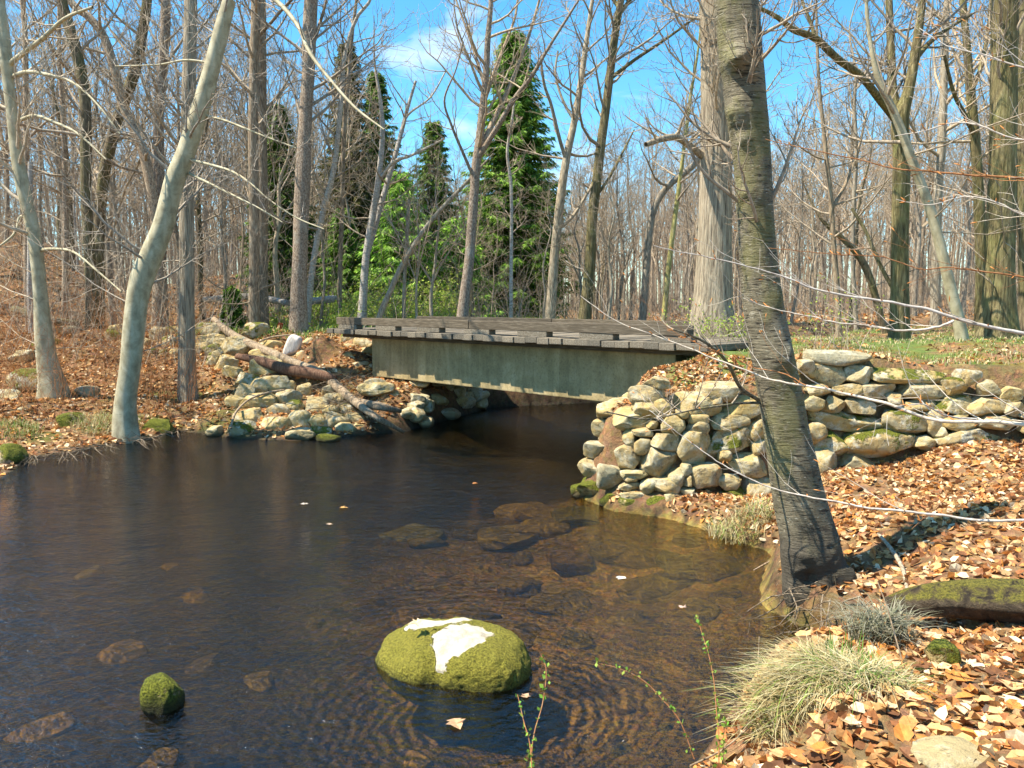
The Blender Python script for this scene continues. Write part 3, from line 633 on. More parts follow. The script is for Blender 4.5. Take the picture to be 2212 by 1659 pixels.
hero('beech_tree', 'leaning silver beech at the water edge of the left bank', B_BEECH, 17.2, [(270,905,46),(272,860,42),(283,780,42),(288,720,44),(295,655,44),(308,600,48),(330,545,46),(352,490,42),(368,430,40),(380,385,40),(402,330,37),(425,260,36),(445,195,34),(465,120,32),(480,60,30),(496,0,26)], 17,
     limbs=[((410,345,7,0),(450,355,6,-.3),(500,370,5,-.6),(540,395,4,-1),(580,430,3,-1.2),(640,470,3,-1.5),(700,495,2,-1.8)), ((408,375,6,0),(460,400,5,-.4),(520,430,4,-.8),(560,450,3,-1.1),(610,480,2,-1.4)), ((445,250,6,0),(490,262,5,-.3),(560,290,4,-.7),(640,320,3,-1)), ((450,135,5,0),(400,130,5,.2),(340,140,4,.5),(250,143,3,.9)), ((500,-30,12,0),(580,-10,10,-.4),(640,50,9,-.8),(670,115,8,-1.2),(720,180,6,-1.6),(770,235,5,-2),(830,280,3,-2.4))], seed=2, twig=B_WTWIG, ncrown=18, lowtw=4, flare=.3, sides=24)
hero('tree', 'straight grey brown trunk behind the leaning beech', B_RIDGE, 20.3, [(405,812,38),(404,700,33),(403,560,32),(404,420,30),(406,280,29),(409,140,27),(412,0,25)], 22, seed=3, ncrown=16, crown_from=.4, lowtw=5, flare=.2)
hero('birch_tree', 'dark curving birch stem, outermost of the birch clump on the left slope', B_DARK, 24.5, [(200,690,26),(196,600,24),(190,500,23),(186,400,22),(186,300,22),(184,220,22),(172,140,22),(150,60,21),(133,0,20)], 18, seed=4, ncrown=16, lowtw=5, flare=.3, group='birch clump on the left slope')
hero('birch_tree', 'mossy birch stem arching over behind the leaning beech', B_FLAKY, 25.5, [(345,690,30),(342,560,26),(334,450,22),(310,330,20),(285,270,19),(262,215,19),(245,140,18),(222,75,17),(190,35,16),(150,0,15)], 17, seed=5, ncrown=14, lowtw=5, group='birch clump on the left slope')
hero('birch_tree', 'flaky upright birch stem just left of the straight grey brown trunk', B_FLAKY, 26.5, [(350,690,26),(347,560,24),(344,450,23),(343,340,22),(343,240,20),(352,140,20),(357,60,20),(357,0,19)], 19, seed=6, ncrown=14, lowtw=4, group='birch clump on the left slope')
hero('birch_tree', 'olive birch stem leaning right, between the two curving ones', B_DARK, 27., [(212,690,26),(214,560,24),(216,470,22),(228,360,22),(252,270,22),(272,210,23),(292,150,22),(306,80,20),(318,0,18)], 19, seed=7, ncrown=14, lowtw=4, group='birch clump on the left slope')
hero('tree', 'pale brown straight trunk, front one of a close pair left of the spruces', B_BROWN, 25, [(549,700,25),(549,600,22),(549,450,21),(547,300,21),(549,150,20),(553,0,19)], 23, seed=8, ncrown=16, crown_from=.45, lowtw=3, limbs=[((560,75,8,0),(580,55,7,-.3),(610,20,6,-.6),(650,-20,5,-1)),])
hero('tree', 'dark straight trunk, rear one of a close pair left of the spruces', B_BROWN, 26.5, [(568,700,24),(568,600,22),(567,450,22),(566,300,20),(565,150,20),(564,0,18)], 23, seed=9, ncrown=16, crown_from=.45)
hero('tree', 'thick flaky reddish grey trunk in front of the dark spruce', B_FLAKY, 24.5, [(645,700,36),(645,620,33),(648,540,32),(651,450,32),(655,360,31),(660,260,27),(666,160,27),(668,80,28),(672,0,28)], 23, seed=10, ncrown=18, crown_from=.42, flare=.25, limbs=[((672,110,10,0),(688,60,8,.3),(700,20,6,.5),(712,-30,5,.7)),], lowtw=3)
hero('birch_tree', 'thin pale birch leaning right just past the flaky trunk', B_PALE, 27, [(665,690,14),(677,567,13),(700,450,12),(722,360,11),(735,240,10),(745,120,8),(770,40,7),(800,0,6)], 13, seed=11, ncrown=14, crown_from=.25, crl=.7)
hero('tree', 'slim straight tree before the brown topped spruce', B_BROWN, 28, [(733,690,11),(735,560,10),(740,420,9),(742,300,9),(752,180,8),(762,60,7),(770,0,6)], 16, seed=12, ncrown=16, crown_from=.25, crl=.8)
hero('birch_tree', 'white forked birch before the green spruces, forking low', B_PALE, 26, [(782,690,20),(785,640,18),(791,554,16),(806,460,15),(816,400,13),(826,300,11),(822,222,8)], 10, seed=13, ncrown=12, crown_from=.3, crl=.7, limbs=[((795,540,13,0),(815,470,13,.3),(838,390,12,.5),(862,305,10,.8),(880,235,8,1.),(898,175,6,1.2)), ((818,390,7,0),(850,350,7,-.2),(890,335,6,-.5),(960,300,4,-.8)), ((862,305,6,.8),(880,250,5,.9),(930,210,4,1.),(965,150,3,1.1))])
hero('sapling', 'pale dead sapling leaning far right before the spruces', B_GREY, 25, [(818,690,13),(845,625,12),(872,567,11),(910,505,10),(950,455,9),(1000,402,7),(1030,370,5),(1066,331,3)], 5.0, seed=14, ncrown=8, crown_from=.35, crl=.6)
hero('tree', 'broken topped pole stub before the green spruces', B_GREY, 26, [(872,690,9),(874,600,8),(880,500,8),(884,430,6)], 4.4, seed=15, ncrown=6, crown_from=.3, crl=.5)
hero('tree', 'many forked tall tree at the middle, before the tallest spruce', B_FLAKY, 24, [(998,700,27),(1004,640,24),(1013,570,22),(1018,500,21),(1024,420,20),(1028,360,20),(1036,300,18),(1043,230,16),(1050,160,14),(1054,80,12),(1060,0,9)], 15, seed=16, ncrown=16, crown_from=.45, flare=.25,
     limbs=[((1034,330,13,0),(1062,270,12,.3),(1095,200,10,.6),(1120,140,8,.9),(1145,70,6,1.2),(1165,0,5,1.4)), ((1030,345,12,0),(1065,290,11,-.3),(1110,215,10,-.6),(1148,165,8,-.9),(1190,95,6,-1.2),(1250,0,4,-1.5)), ((1040,240,9,0),(1062,170,8,.4),(1085,110,6,.7),(1112,40,5,1),(1118,0,4,1.1)), ((1026,390,7,0),(1000,330,6,-.3),(975,270,5,-.5),(960,215,4,-.7),(985,150,3,-.9),(1000,90,3,-1)), ((1048,190,8,0),(1030,130,6,.2),(1010,70,5,.4),(985,0,4,.6))])
hero('sapling', 'thin white bark sapling before the tallest spruce', B_PALE, 25.5, [(1104,700,8),(1104,600,8),(1105,500,7),(1104,400,7),(1096,330,6),(1106,260,5),(1112,215,4)], 7, seed=17, ncrown=10, crown_from=.4, crl=.5)
hero('tree', 'pale slender tree curving right, to the right of the tallest spruce', B_GREY, 27, [(1186,710,23),(1192,640,21),(1197,560,20),(1204,490,19),(1212,420,18),(1224,340,16),(1240,265,15),(1254,180,13),(1264,110,11),(1274,40,9),(1280,0,8)], 13.5, seed=18, ncrown=18, crown_from=.4, limbs=[((1222,345,8,0),(1206,290,8,-.3),(1190,225,7,-.5),(1175,180,6,-.7),(1168,120,4,-.9)), ((1200,500,8,0),(1235,470,7,.3),(1270,415,6,.6),(1300,360,5,.9)), ((1240,260,7,0),(1215,215,6,.2),(1200,160,5,.4),(1205,110,4,.6))])
hero('tree', 'olive dark tree with a kink, standing right behind the bridge deck', B_OAK, 27, [(1262,710,28),(1268,640,25),(1275,560,23),(1279,480,21),(1288,400,20),(1297,320,19),(1308,240,18),(1318,160,17),(1328,80,16),(1338,20,15),(1344,-20,12)], 16, seed=19, ncrown=20, crown_from=.4, flare=.2, limbs=[((1284,430,7,0),(1315,385,6,.4),(1345,330,5,.7),(1370,280,3,1)), ((1318,170,9,0),(1370,130,7,-.3),(1430,90,6,-.6),(1500,40,4,-1)), ((1340,20,10,0),(1320,-10,8,.3),(1300,-60,7,.5)), ((1338,30,10,0),(1365,-5,8,.3),(1400,-50,7,.5))])
hero('tree', 'pale crooked tree bending right behind the big grey trunk', B_GREY, 28, [(1385,710,18),(1393,620,16),(1400,530,15),(1412,455,14),(1440,405,14),(1480,372,14),(1510,345,13),(1540,300,11),(1560,240,9)], 11, seed=20, ncrown=12, crown_from=.4)
hero('tree', 'slim yellow mossed trunk between the crooked tree and the big grey trunk', m_bark('bark_yellow', (.16,.14,.05), (.34,.31,.12), (.45,.42,.2), lamt=.2), 27, [(1432,710,12),(1440,620,12),(1450,530,11),(1462,440,10),(1475,340,8),(1490,220,7)], 12, seed=21, ncrown=14, crown_from=.35)
hero('tree', 'massive straight grey ridged trunk beside the bridge end', B_RIDGE, 17.0, [(1538,720,92),(1540,660,80),(1543,560,72),(1545,450,68),(1547,330,64),(1546,200,60),(1544,90,57),(1543,0,55)], 24, seed=22, ncrown=20, crown_from=.4, flare=.25, sides=40, rough=.035, limbs=[((1520,340,16,0),(1490,315,15,-.3),(1460,297,14,-.6),(1430,300,13,-.9),(1395,312,10,-1.2))])
# the big birch in front
hero('birch_tree', 'big leaning yellow birch rising from the bank at the water', B_BIRCH, 7.55, [(1772,1330,150),(1764,1262,132),(1752,1200,118),(1745,1150,112),(1728,1080,105),(1712,1000,98),(1696,920,90),(1684,850,88),(1670,780,86),(1657,710,86),(1647,650,84),(1641,590,82),(1636,530,80),(1632,460,78),(1629,400,78),(1624,330,80),(1617,270,85),(1612,230,86),(1607,170,86),(1600,130,90),(1598,90,86),(1594,40,86),(1590,0,86)], 15, seed=23, ncrown=14, crown_from=.55, flare=.12, sides=96, rough=.06, bumps=((1600,120,.09,.12),(1622,150,.05,.07),(1580,245,.09,.13),(1596,300,.05,.1),(1612,420,.035,.12),(1592,440,.03,.1),(1690,770,.04,.12),(1700,640,.02,.1),(1775,1195,.07,.16),(1720,1215,.06,.14),(1750,1245,-.1,.13),(1815,1260,.12,.16),(1705,1290,.08,.14)), limbs=[((1640,865,9,0),(1600,838,8,-.2),(1575,790,7,-.4),(1545,755,6,-.5),(1505,730,5,-.6),(1455,712,3,-.7)), ((1640,870,7,0),(1590,872,5,-.2),(1500,885,4,-.4),(1400,905,3,-.6),(1310,890,2,-.8))], rmin=.003)
hero('tree', 'smooth pale tree leaning left, right of the big birch', B_BEECH, 15.5, [(2080,752,28),(2070,690,24),(2055,630,23),(2038,560,22),(2020,490,21),(2000,425,20),(1975,360,19),(1950,290,18),(1925,230,16),(1900,180,14),(1885,120,10),(1876,60,8),(1872,0,7)], 9, seed=24, ncrown=18, crown_from=.4, lowtw=4, flare=.2, twig=B_TWIG)
hero('oak_tree', 'mossy forked oak behind the leaning pale tree', B_OAK, 18, [(1942,720,40),(1944,620,36),(1944,520,34),(1946,420,34),(1948,330,34),(1945,260,34),(1962,200,22),(1975,130,20),(1985,60,17),(1992,0,15)], 14, seed=25, ncrown=16, crown_from=.5, flare=.25, sides=20,
     limbs=[((1940,270,24,0),(1928,200,20,.2),(1925,120,18,.4),(1922,50,16,.5),(1920,-20,14,.6)), ((1932,255,17,0),(1900,215,16,-.4),(1860,165,15,-.8),(1810,128,15,-1.2),(1760,82,14,-1.5),(1715,65,12,-1.8),(1680,38,9,-2.1),(1640,16,6,-2.4)), ((1975,130,12,0),(2010,90,10,.4),(2050,60,8,.7),(2100,30,6,1)), ((1760,82,8,-1.5),(1752,50,7,-1.5),(1735,10,6,-1.5),(1725,-30,5,-1.5)), ((1938,640,9,.2),(1900,570,9,.4),(1870,500,8,.6),(1840,450,7,.8))])
hero('oak_tree', 'stout dark ridged oak near the right frame edge', B_OAK, 16, [(2150,775,74),(2156,680,60),(2160,560,56),(2163,420,54),(2166,280,52),(2168,140,50),(2170,0,48)], 20, seed=26, ncrown=16, crown_from=.45, flare=.35, sides=28, lowtw=4)
hero('oak_tree', 'dark oak trunk cut by the right frame edge', B_DARK, 19, [(2232,760,56),(2228,600,48),(2222,430,46),(2222,260,46),(2218,100,44),(2214,0,42)], 18, seed=27, ncrown=16, crown_from=.4, sides=20)
hero('tree', 'dark many branched tree just left of the stout oak', B_OAK, 21, [(2118,745,28),(2120,640,24),(2118,520,22),(2113,400,21),(2105,290,20),(2096,190,18),(2088,90,15),(2080,0,13)], 15, seed=28, ncrown=22, crown_from=.3, limbs=[((2108,300,10,0),(2085,250,9,-.3),(2060,200,8,-.6),(2040,120,6,-.9)), ((2098,200,10,0),(2120,140,9,.3),(2135,60,8,.6),(2140,0,7,.8))])
hero('tree', 'slim dark tree forking just right of the big birch', B_BROWN, 20, [(1812,720,13),(1808,620,12),(1800,520,11),(1795,430,10),(1786,350,9),(1778,270,8),(1770,190,7),(1765,90,6)], 10, seed=29, ncrown=20, crown_from=.2, crl=.9, limbs=[((1798,450,8,0),(1830,390,7,.3),(1855,320,6,.5),(1872,240,5,.8))])
hero('tree', 'dark leaning dead trunk in the brush right of the big birch', B_DARK, 21, [(1915,720,14),(1885,620,15),(1860,560,15),(1825,520,12),(1780,480,8)], 4, seed=30, ncrown=8, crown_from=.3, crl=.8)
hero('tree', 'pale slim pole between the big birch and the oaks', B_GREY, 23, [(1850,715,10),(1842,560,9),(1845,430,9),(1850,330,8),(1846,230,7),(1848,150,6)], 10, seed=31, ncrown=12, crown_from=.4, crl=.7)
hero('tree', 'grey straight trunk seen between the oaks at the upper right', B_GREY, 24, [(2022,720,22),(2022,560,19),(2026,420,18),(2035,300,17),(2040,150,15),(2046,0,13)], 18, seed=32, ncrown=20, crown_from=.35)
hero('snag', 'short broken white snag in the brush at upper left', B_PALE, 24, [(66,640,14),(66,540,13),(65,440,12),(66,350,10)], 6.0, seed=33, ncrown=0)
hero('tree', 'slim orange barked tree at the upper left corner', B_FLAKY, 27, [(60,640,14),(58,480,13),(57,330,12),(56,180,11),(52,40,10)], 17, seed=34, ncrown=16, crown_from=.35, lowtw=4)
hero('tree', 'slim tan trunk between the crooked beech and the birch clump', B_FLAKY, 26, [(140,680,13),(142,520,12),(140,380,11),(136,240,10),(128,120,9)], 15, seed=35, ncrown=16, crown_from=.3, lowtw=4)

# ------------------------------------------------------------------ background trees: prototypes, then copies
def proto(idx, mat, Hh, r, ncrown, cf, seed, name='woodland_tree', fork=False, label='', kids=(6, 5, 4)):
    R = random.Random(seed); pts = []; x = y = 0.0; n = 9
    for k in range(n):
        u = k / (n - 1); pts.append([x, y, -.3 + Hh * u, max(.012, r * (1 - .9 * u))]); x += R.uniform(-.028, .028) * Hh * (.4 + u); y += R.uniform(-.028, .028) * Hh * (.4 + u)
    Q = catmull(pts, 30); root = thing(name, (0, 0, 0), label, 'tree', label and ('trees of the woods: ' + label.split(',')[0]))
    V, F = trunk_mesh(Q[:, :3], Q[:, 3], 9, seed, .06, .3); mk('trunk', V, [F], mat, root)
    T = Tubes()
    if fork:
        i = 9; 
        for s_ in (-1, 1): grow(T, tuple(Q[i, :3]), unit((s_ * .35, R.uniform(-.3, .3), 1)), Hh * .55, Q[i, 3] * .7, 0, 2, R, up=.1, kids=(9, 5, 4), rmin=.009)
    for k in range(ncrown):
        u = cf + (1 - cf) * (k + R.random()) / ncrown; i = min(29, int(u * 29)); an = R.uniform(0, 2 * pi); e = R.uniform(.3, 1.0)
        ln = Hh * R.uniform(.18, .32) * (1.15 - .75 * u); grow(T, tuple(Q[i, :3]), (cos(an) * cos(e), sin(an) * cos(e), sin(e)), ln, min(Q[i, 3] * .5, .016 + ln * .011), 0, 2, R, kids=kids, rmin=.009)
    T.build('crown', B_TWIG, root); return root
PR = [proto(0, B_GREY, 15, .13, 18, .3, 50, label='slender grey bare tree, straight stem'), proto(1, B_BROWN, 16, .16, 18, .32, 51, label='brown bare tree, thicker stem'), proto(2, B_PALE, 12, .08, 14, .3, 52, label='thin pale bare tree, whitish stem'),
      proto(3, B_GREY, 14, .13, 8, .3, 53, fork=True, label='forked grey bare tree, twin stems'), proto(4, B_DARK, 15, .15, 18, .28, 54, label='dark crooked bare tree, mossy stem'), proto(5, B_TWIG, 8, .05, 14, .2, 55, label='thin young bare tree, low branches'), proto(6, B_GREY, 17, .11, 14, .45, 56, label='tall thin bare tree, high crown')]
R = random.Random(77); used = [False] * len(PR); nback = 0
def topmax(px):   # how high the tree tops may reach in the photo at a column
    return np.interp(px, [-200, 500, 640, 820, 980, 1130, 1250, 1400, 1550, 1700, 1850, 2300], [-40, -40, 60, 240, 330, 420, 330, 260, 200, 230, 160, -60])
for k in range(1500):
    if nback >= 290: break
    y = 25 + 50 * R.random() ** 1.25; px = R.uniform(-120, 2330); x = (px - CX) / FP * y
    if water_sd(np.array([x]), np.array([y]))[0] < 1.0: continue
    if 640 < px < 1230 and y < 40 and R.random() < .75: continue
    g = gz(x, y); j = R.choice((0, 0, 1, 2, 3, 4, 5, 5, 6, 6)); sc = R.uniform(.75, 1.25)
    hz = (15, 16, 12, 14, 15, 8, 17)[j] * sc
    zmax = aty(px, topmax(px) + R.uniform(-60, 120), y)[2]
    if g + hz > zmax: sc *= max(.35, (zmax - g) / hz)
    o = PR[j] if not used[j] else copy_tree(PR[j]); used[j] = True; nback += 1
    o.location = (x, y, g); o.rotation_euler = (R.uniform(-.05, .05), R.uniform(-.05, .05), R.uniform(0, 6.28)); w_ = sc * R.uniform(.8, 1.3); o.scale = (w_, w_, sc)

# far wood behind everything and brush on the forest floor
T = Tubes(); R = random.Random(5)
for k in range(900):
    y = 58 + 54 * R.random(); px = R.uniform(-200, 2400); x = (px - CX) / FP * y; g = gz(x, y)
    h = min(R.uniform(9, 17), aty(px, topmax(px) + R.uniform(20, 160), y)[2] - g)
    if h < 4: continue
    p = [(x, y, g - .2)]
    for i in range(1, 6): p.append((x + R.uniform(-.25, .25) * i * .5, y, g + h * i / 5))
    T.add(p, [.11 * (1 - .17 * i) for i in range(6)], 5)
    for i in range(20):
        u = R.uniform(.25, .98); a = R.uniform(0, 6.28); e = R.uniform(.2, 1.1); ln = h * R.uniform(.1, .28) * (1.2 - u * .8)
        i0 = min(4, int(u * 5)); q = tuple(np.array(p[i0]) + (np.array(p[i0 + 1]) - np.array(p[i0])) * (u * 5 - i0))
        grow(T, q, (cos(a) * cos(e), sin(a) * cos(e), sin(e)), ln, .03, 2, 3, R, kids=(3, 3, 3), rmin=.014)
o = T.build('far_woods', B_TWIG); tag(o, 'grey brown mass of bare trees far behind the stream', 'woods', kind='stuff')
T = Tubes(); R = random.Random(6)
for k in range(4200):
    y = 22 + 36 * R.random() ** 1.3; px = R.uniform(-150, 2350); x = (px - CX) / FP * y
    if water_sd(np.array([x]), np.array([y]))[0] < 1.2 or (-8 < x < 4 and y < 25) : continue
    if 640 < px < 1000 and R.random() < .5: continue
    g = gz(x, y); a = R.uniform(0, 6.28); e = R.uniform(.9, 1.55)
    grow(T, (x, y, g - .05), (cos(a) * cos(e), sin(a) * cos(e), sin(e)), R.uniform(.7, 2.6) * (2.4 if R.random() < .25 else 1), R.uniform(.007, .016), 2, 3, R, up=.03, wig=.3, kids=(4, 4, 4), rmin=.005)
o = T.build('brush_undergrowth', B_TWIG); tag(o, 'tangle of bare brown brush under the trees', 'brush', kind='stuff')
T = Tubes(); R = random.Random(8)
for k in range(420):
    px = R.uniform(-60, 420); py = R.uniform(700, 930); y = left_depth(px, py)
    x = (px - CX) / FP * y
    if water_sd(np.array([x]), np.array([y]))[0] < .3: continue
    a = R.uniform(0, 6.28); e = R.uniform(.8, 1.55)
    grow(T, (x, y, gz(x, y) - .03), (cos(a) * cos(e), sin(a) * cos(e), sin(e)), R.uniform(.5, 2.2), R.uniform(.005, .010), 2, 3, R, up=.04, wig=.28, kids=(5, 4, 4), rmin=.0035)
o = T.build('bank_brush', B_TWIGR); tag(o, 'thin reddish brush stems on the leafy left bank', 'brush', kind='stuff')

# ------------------------------------------------------------------ spruces
SPR_T = m_bark('bark_spruce', (.05, .04, .03), (.12, .1, .08), (.2, .17, .14))
def spruce(Hh, rad, seed, name, label, loc, cols, dens=1.0, lo=.02, group=None):
    R = np.random.default_rng(seed); root = thing(name, loc, label, 'tree', group)
    T = Tubes(); T.add([(0, 0, -.3), (0, 0, Hh * .5), (0, 0, Hh)], [Hh * .014, Hh * .008, .01], 7)
    nb = int(Hh * 26 * dens); Vs = []; Cs = []
    u = lo + (1 - lo) * np.arange(nb) / nb
    for k in range(nb):
        z = Hh * u[k]; a = k * 2.399 + R.uniform(-.4, .4); prof = (1 - u[k]) ** .8 * .92 + .08
        if u[k] < .12: prof *= .75
        ln = rad * prof * R.uniform(.72, 1.12); m = max(5, int(ln * 7)); s = np.linspace(.12, 1, m)
        rr = ln * s; zz = z - .28 * rr * s + .10 * rr * s ** 3 * 2 + .25 * (u[k] > .8) * rr
        T.add([(cos(a) * ln * q, sin(a) * ln * q, z - .28 * ln * q * q + .2 * ln * q ** 4 + .25 * (u[k] > .8) * ln * q) for q in (0, .33, .66, 1)], [.03, .02, .012, .005], 3)
        for q in range(m):
            nn = 13
            for j in range(nn):
                sd_ = 1 if j % 2 else -1
                aa = a + sd_ * R.uniform(.4, 1.3) * (1 if j < nn - 1 else 0)
                L_ = R.uniform(.2, .55) * (1.2 - .5 * s[q]) * (rad / 3.0) ** .3; wd = R.uniform(.018, .04)
                c = np.array([cos(a) * rr[q], sin(a) * rr[q], zz[q]]) + R.normal(0, .035, 3)
                dz = -R.uniform(.25, 1.1); dvec = np.array([cos(aa), sin(aa), dz]); dvec /= np.linalg.norm(dvec)
                sv = np.cross(dvec, R.normal(size=3)); sv /= np.linalg.norm(sv) + 1e-9
                Vs.append([c, c + dvec * L_ * .5 + sv * wd, c + dvec * L_, c + dvec * L_ * .5 - sv * wd])
                Cs.append(cols[0] + (cols[1] - cols[0]) * R.random() ** 1.3)
    T.build('trunk', SPR_T, root)
    Vs = np.array(Vs); nF = len(Vs); Cc = np.repeat(np.array(Cs), 4, 0)
    mk('crown', Vs.reshape(-1, 3), [np.arange(nF * 4).reshape(-1, 4)], GREENM, root, smooth=False, col=Cc)
    return root
GA = (np.array([.03, .07, .012]), np.array([.24, .4, .05])); GB = (np.array([.07, .075, .02]), np.array([.2, .2, .06]))
def sp_at(px, pytop, y): x = (px - CX) / FP * y; g = gz(x, y); return (x, y, g), aty(px, pytop, y)[2] - g
l, h = sp_at(1110, 70, 37); spruce(h, 3.5, 1, 'spruce_tree', 'tallest bright green spruce with its tip against the sky', l, (GA[0] * 1.3, GA[1] * 1.35), 1.3)
l, h = sp_at(762, 92, 40); spruce(h, 2.4, 2, 'spruce_tree', 'brownish green spruce with a thin tip, left of the others', l, GB, .8)
l, h = sp_at(822, 155, 42); spruce(h, 2.5, 3, 'spruce_tree', 'dark green spruce just right of the brownish one', l, GA, .8)
l, h = sp_at(940, 262, 40); spruce(h, 2.3, 4, 'spruce_tree', 'shorter spruce between the tallest spruce and the dark one', l, GA, .8)
l, h = sp_at(612, 225, 36); spruce(h, 2.2, 5, 'spruce_tree', 'dark spruce behind the thick flaky trunk', l, (GA[0], GA[1] * .8), 1.0)
l, h = sp_at(870, 370, 33); spruce(h, 2.6, 6, 'spruce_tree', 'low wide young evergreen before the taller spruces', l, (GA[0] * 2, GA[1] * 2), .7)
l, h = sp_at(985, 470, 34); spruce(h, 2.2, 7, 'spruce_tree', 'small young evergreen left of the tallest spruce', l, (GA[0] * 2, GA[1] * 2), .8)
l, h = sp_at(745, 450, 35); spruce(h, 1.9, 8, 'spruce_tree', 'young evergreen below the brownish spruce', l, (GA[0] * 1.3, GA[1] * 1.25), .8)
l, h = sp_at(505, 620, 25); spruce(h * 1.0, .45, 9, 'spruce_seedling', 'knee high dark spruce seedling left of the close pair of trunks', l, GA, 1.5)

# ------------------------------------------------------------------ leafy shrubs
def shrub(name, label, px, y, Hh, wd, seed, col0, col1, nst=22, nlf=26, lf=.035, group=None):
    R = random.Random(seed); nr = np.random.default_rng(seed); x = (px - CX) / FP * y; g = gz(x, y); base = (x, y, g)
    root = thing(name, base, label, 'shrub', group); T = Tubes(); Vs, Cs = [], []
    for k in range(nst):
        a = R.uniform(0, 6.28); e = R.uniform(.65, 1.45); ln = Hh * R.uniform(.6, 1.15); n0 = len(T.g.get((5, 3), [])), len(T.g.get((4, 3), []))
        rx = R.uniform(-.3, .3) * wd; ry = R.uniform(-.3, .3) * wd
        grow(T, (x + rx, y + ry, g - .03), (cos(a) * cos(e) * wd / Hh, sin(a) * cos(e) * wd / Hh, sin(e)), ln, .008, 2, 3, R, up=-.01, wig=.28, kids=(6, 5, 5), rmin=.003)
    for key, Ls in T.g.items():
        for pts, rad in Ls:
            P = np.array(pts)
            for j in range(nlf // 5 if len(pts) == 4 else nlf // 3):
                i = nr.integers(1, len(P)); c = P[i - 1] + (P[i] - P[i - 1]) * nr.random(); d = nr.normal(size=3); d /= np.linalg.norm(d); s_ = np.cross(d, nr.normal(size=3)); s_ /= np.linalg.norm(s_)
                l_ = lf * nr.uniform(.6, 1.3); Vs.append([c, c + d * l_ * .5 + s_ * l_ * .32, c + d * l_, c + d * l_ * .5 - s_ * l_ * .32]); Cs.append(col0 + (col1 - col0) * nr.random())
    T.build('stem', B_TWIG, root, origin=base); Vs = np.array(Vs)
    mk('foliage', Vs.reshape(-1, 3), [np.arange(len(Vs) * 4).reshape(-1, 4)], GREENM, root, False, np.repeat(np.array(Cs), 4, 0), origin=base); return root
g0, g1_ = np.array([.2, .3, .035]), np.array([.5, .6, .1])
shrub('barberry_shrub', 'fresh green shrub at the foot of the massive grey trunk', 1510, 16.2, 1.0, 1.5, 1, g0, g1_, 26, 24, .05)
shrub('barberry_shrub', 'sparse green shrub on the grassy bank right of the big birch', 1800, 13.8, 1.15, 1.7, 2, g0, g1_, 20, 14, .045)
shrub('barberry_shrub', 'small fresh shrub behind the big birch stem', 1610, 14.5, .8, 1.0, 3, g0, g1_, 16, 22, .045)
for i, (px, y, h, w, lab) in enumerate(((720, 27, 1.1, 2.2, 'green bush behind the left end of the curb rail'), (800, 28, 1.5, 2.5, 'green bush below the white forked birch'), (880, 27, 1.8, 2.8, 'tall yellow green bush left of the many forked tree'), (960, 28, 1.4, 2.2, 'yellow green bush beside the many forked tree'), (690, 31, 1.2, 2.4, 'low green bush right of the flaky trunk'), (840, 32, 2.2, 3., 'large light green bush before the young evergreens'), (600, 29, .8, 2., 'low green bush behind the orange marker post'), (770, 30, 1.2, 2.5, 'rounded green bush behind the bridge'), (925, 31, 2., 2.6, 'upright light green bush behind the bridge'), (510, 28, .7, 2., 'low green bush left of the close pair of trunks'))):
    shrub('green_bush', lab, px, y, h, w, 20 + i, g0, g1_, 40, 34, .095)

# ------------------------------------------------------------------ leaf litter
def leaves(P, size, nr, cols, lift=.0, tilt=.55):
    n = len(P); d = nr.normal(size=(n, 3)); d[:, 2] *= tilt * .8; d /= np.linalg.norm(d, axis=1, keepdims=True)
    up = np.zeros((n, 3)); up[:, 2] = 1; up += nr.normal(size=(n, 3)) * tilt
    s = np.cross(d, up); s /= np.linalg.norm(s, axis=1, keepdims=True); nn = np.cross(s, d)
    L_ = size[:, None]; wd = L_ * nr.uniform(.22, .42, (n, 1)); fold = L_ * nr.uniform(-.25, .3, (n, 1)); curl = L_ * nr.uniform(-.2, .35, (n, 1))
    c = P.copy(); c[:, 2] += lift + size * .12
    b_ = c - d * L_ * .5; t_ = c + d * L_ * .5 + nn * curl; l1 = c - d * L_ * .18 + s * wd + nn * fold; l2 = c + d * L_ * .2 + s * wd * .85 + nn * (fold + curl * .3); r1 = c - d * L_ * .18 - s * wd + nn * fold; r2 = c + d * L_ * .2 - s * wd * .85 + nn * (fold + curl * .3)
    m1 = c - d * L_ * .18; m2 = c + d * L_ * .2
    V = np.stack([b_, l1, l2, t_, r2, r1, m1, m2], 1).reshape(-1, 3); o_ = (np.arange(n) * 8)[:, None]
    q = np.concatenate([o_ + np.array([[6, 1, 2, 7]]), o_ + np.array([[6, 7, 4, 5]])]); tr = np.concatenate([o_ + np.array([[0, 1, 6]]), o_ + np.array([[0, 6, 5]]), o_ + np.array([[7, 2, 3]]), o_ + np.array([[7, 3, 4]])])
    k = nr.integers(0, len(cols), n); C = np.array(cols)[k] * nr.uniform(.7, 1.25, (n, 1))
    return V, q, tr, np.repeat(C, 8, 0)
LC = [(.42, .21, .075), (.52, .28, .11), (.6, .37, .17), (.68, .48, .26), (.3, .12, .045), (.56, .23, .055), (.74, .58, .38), (.18, .08, .035), (.46, .19, .06), (.64, .38, .15)]
nr = np.random.default_rng(3); Ps, Sz = [], []
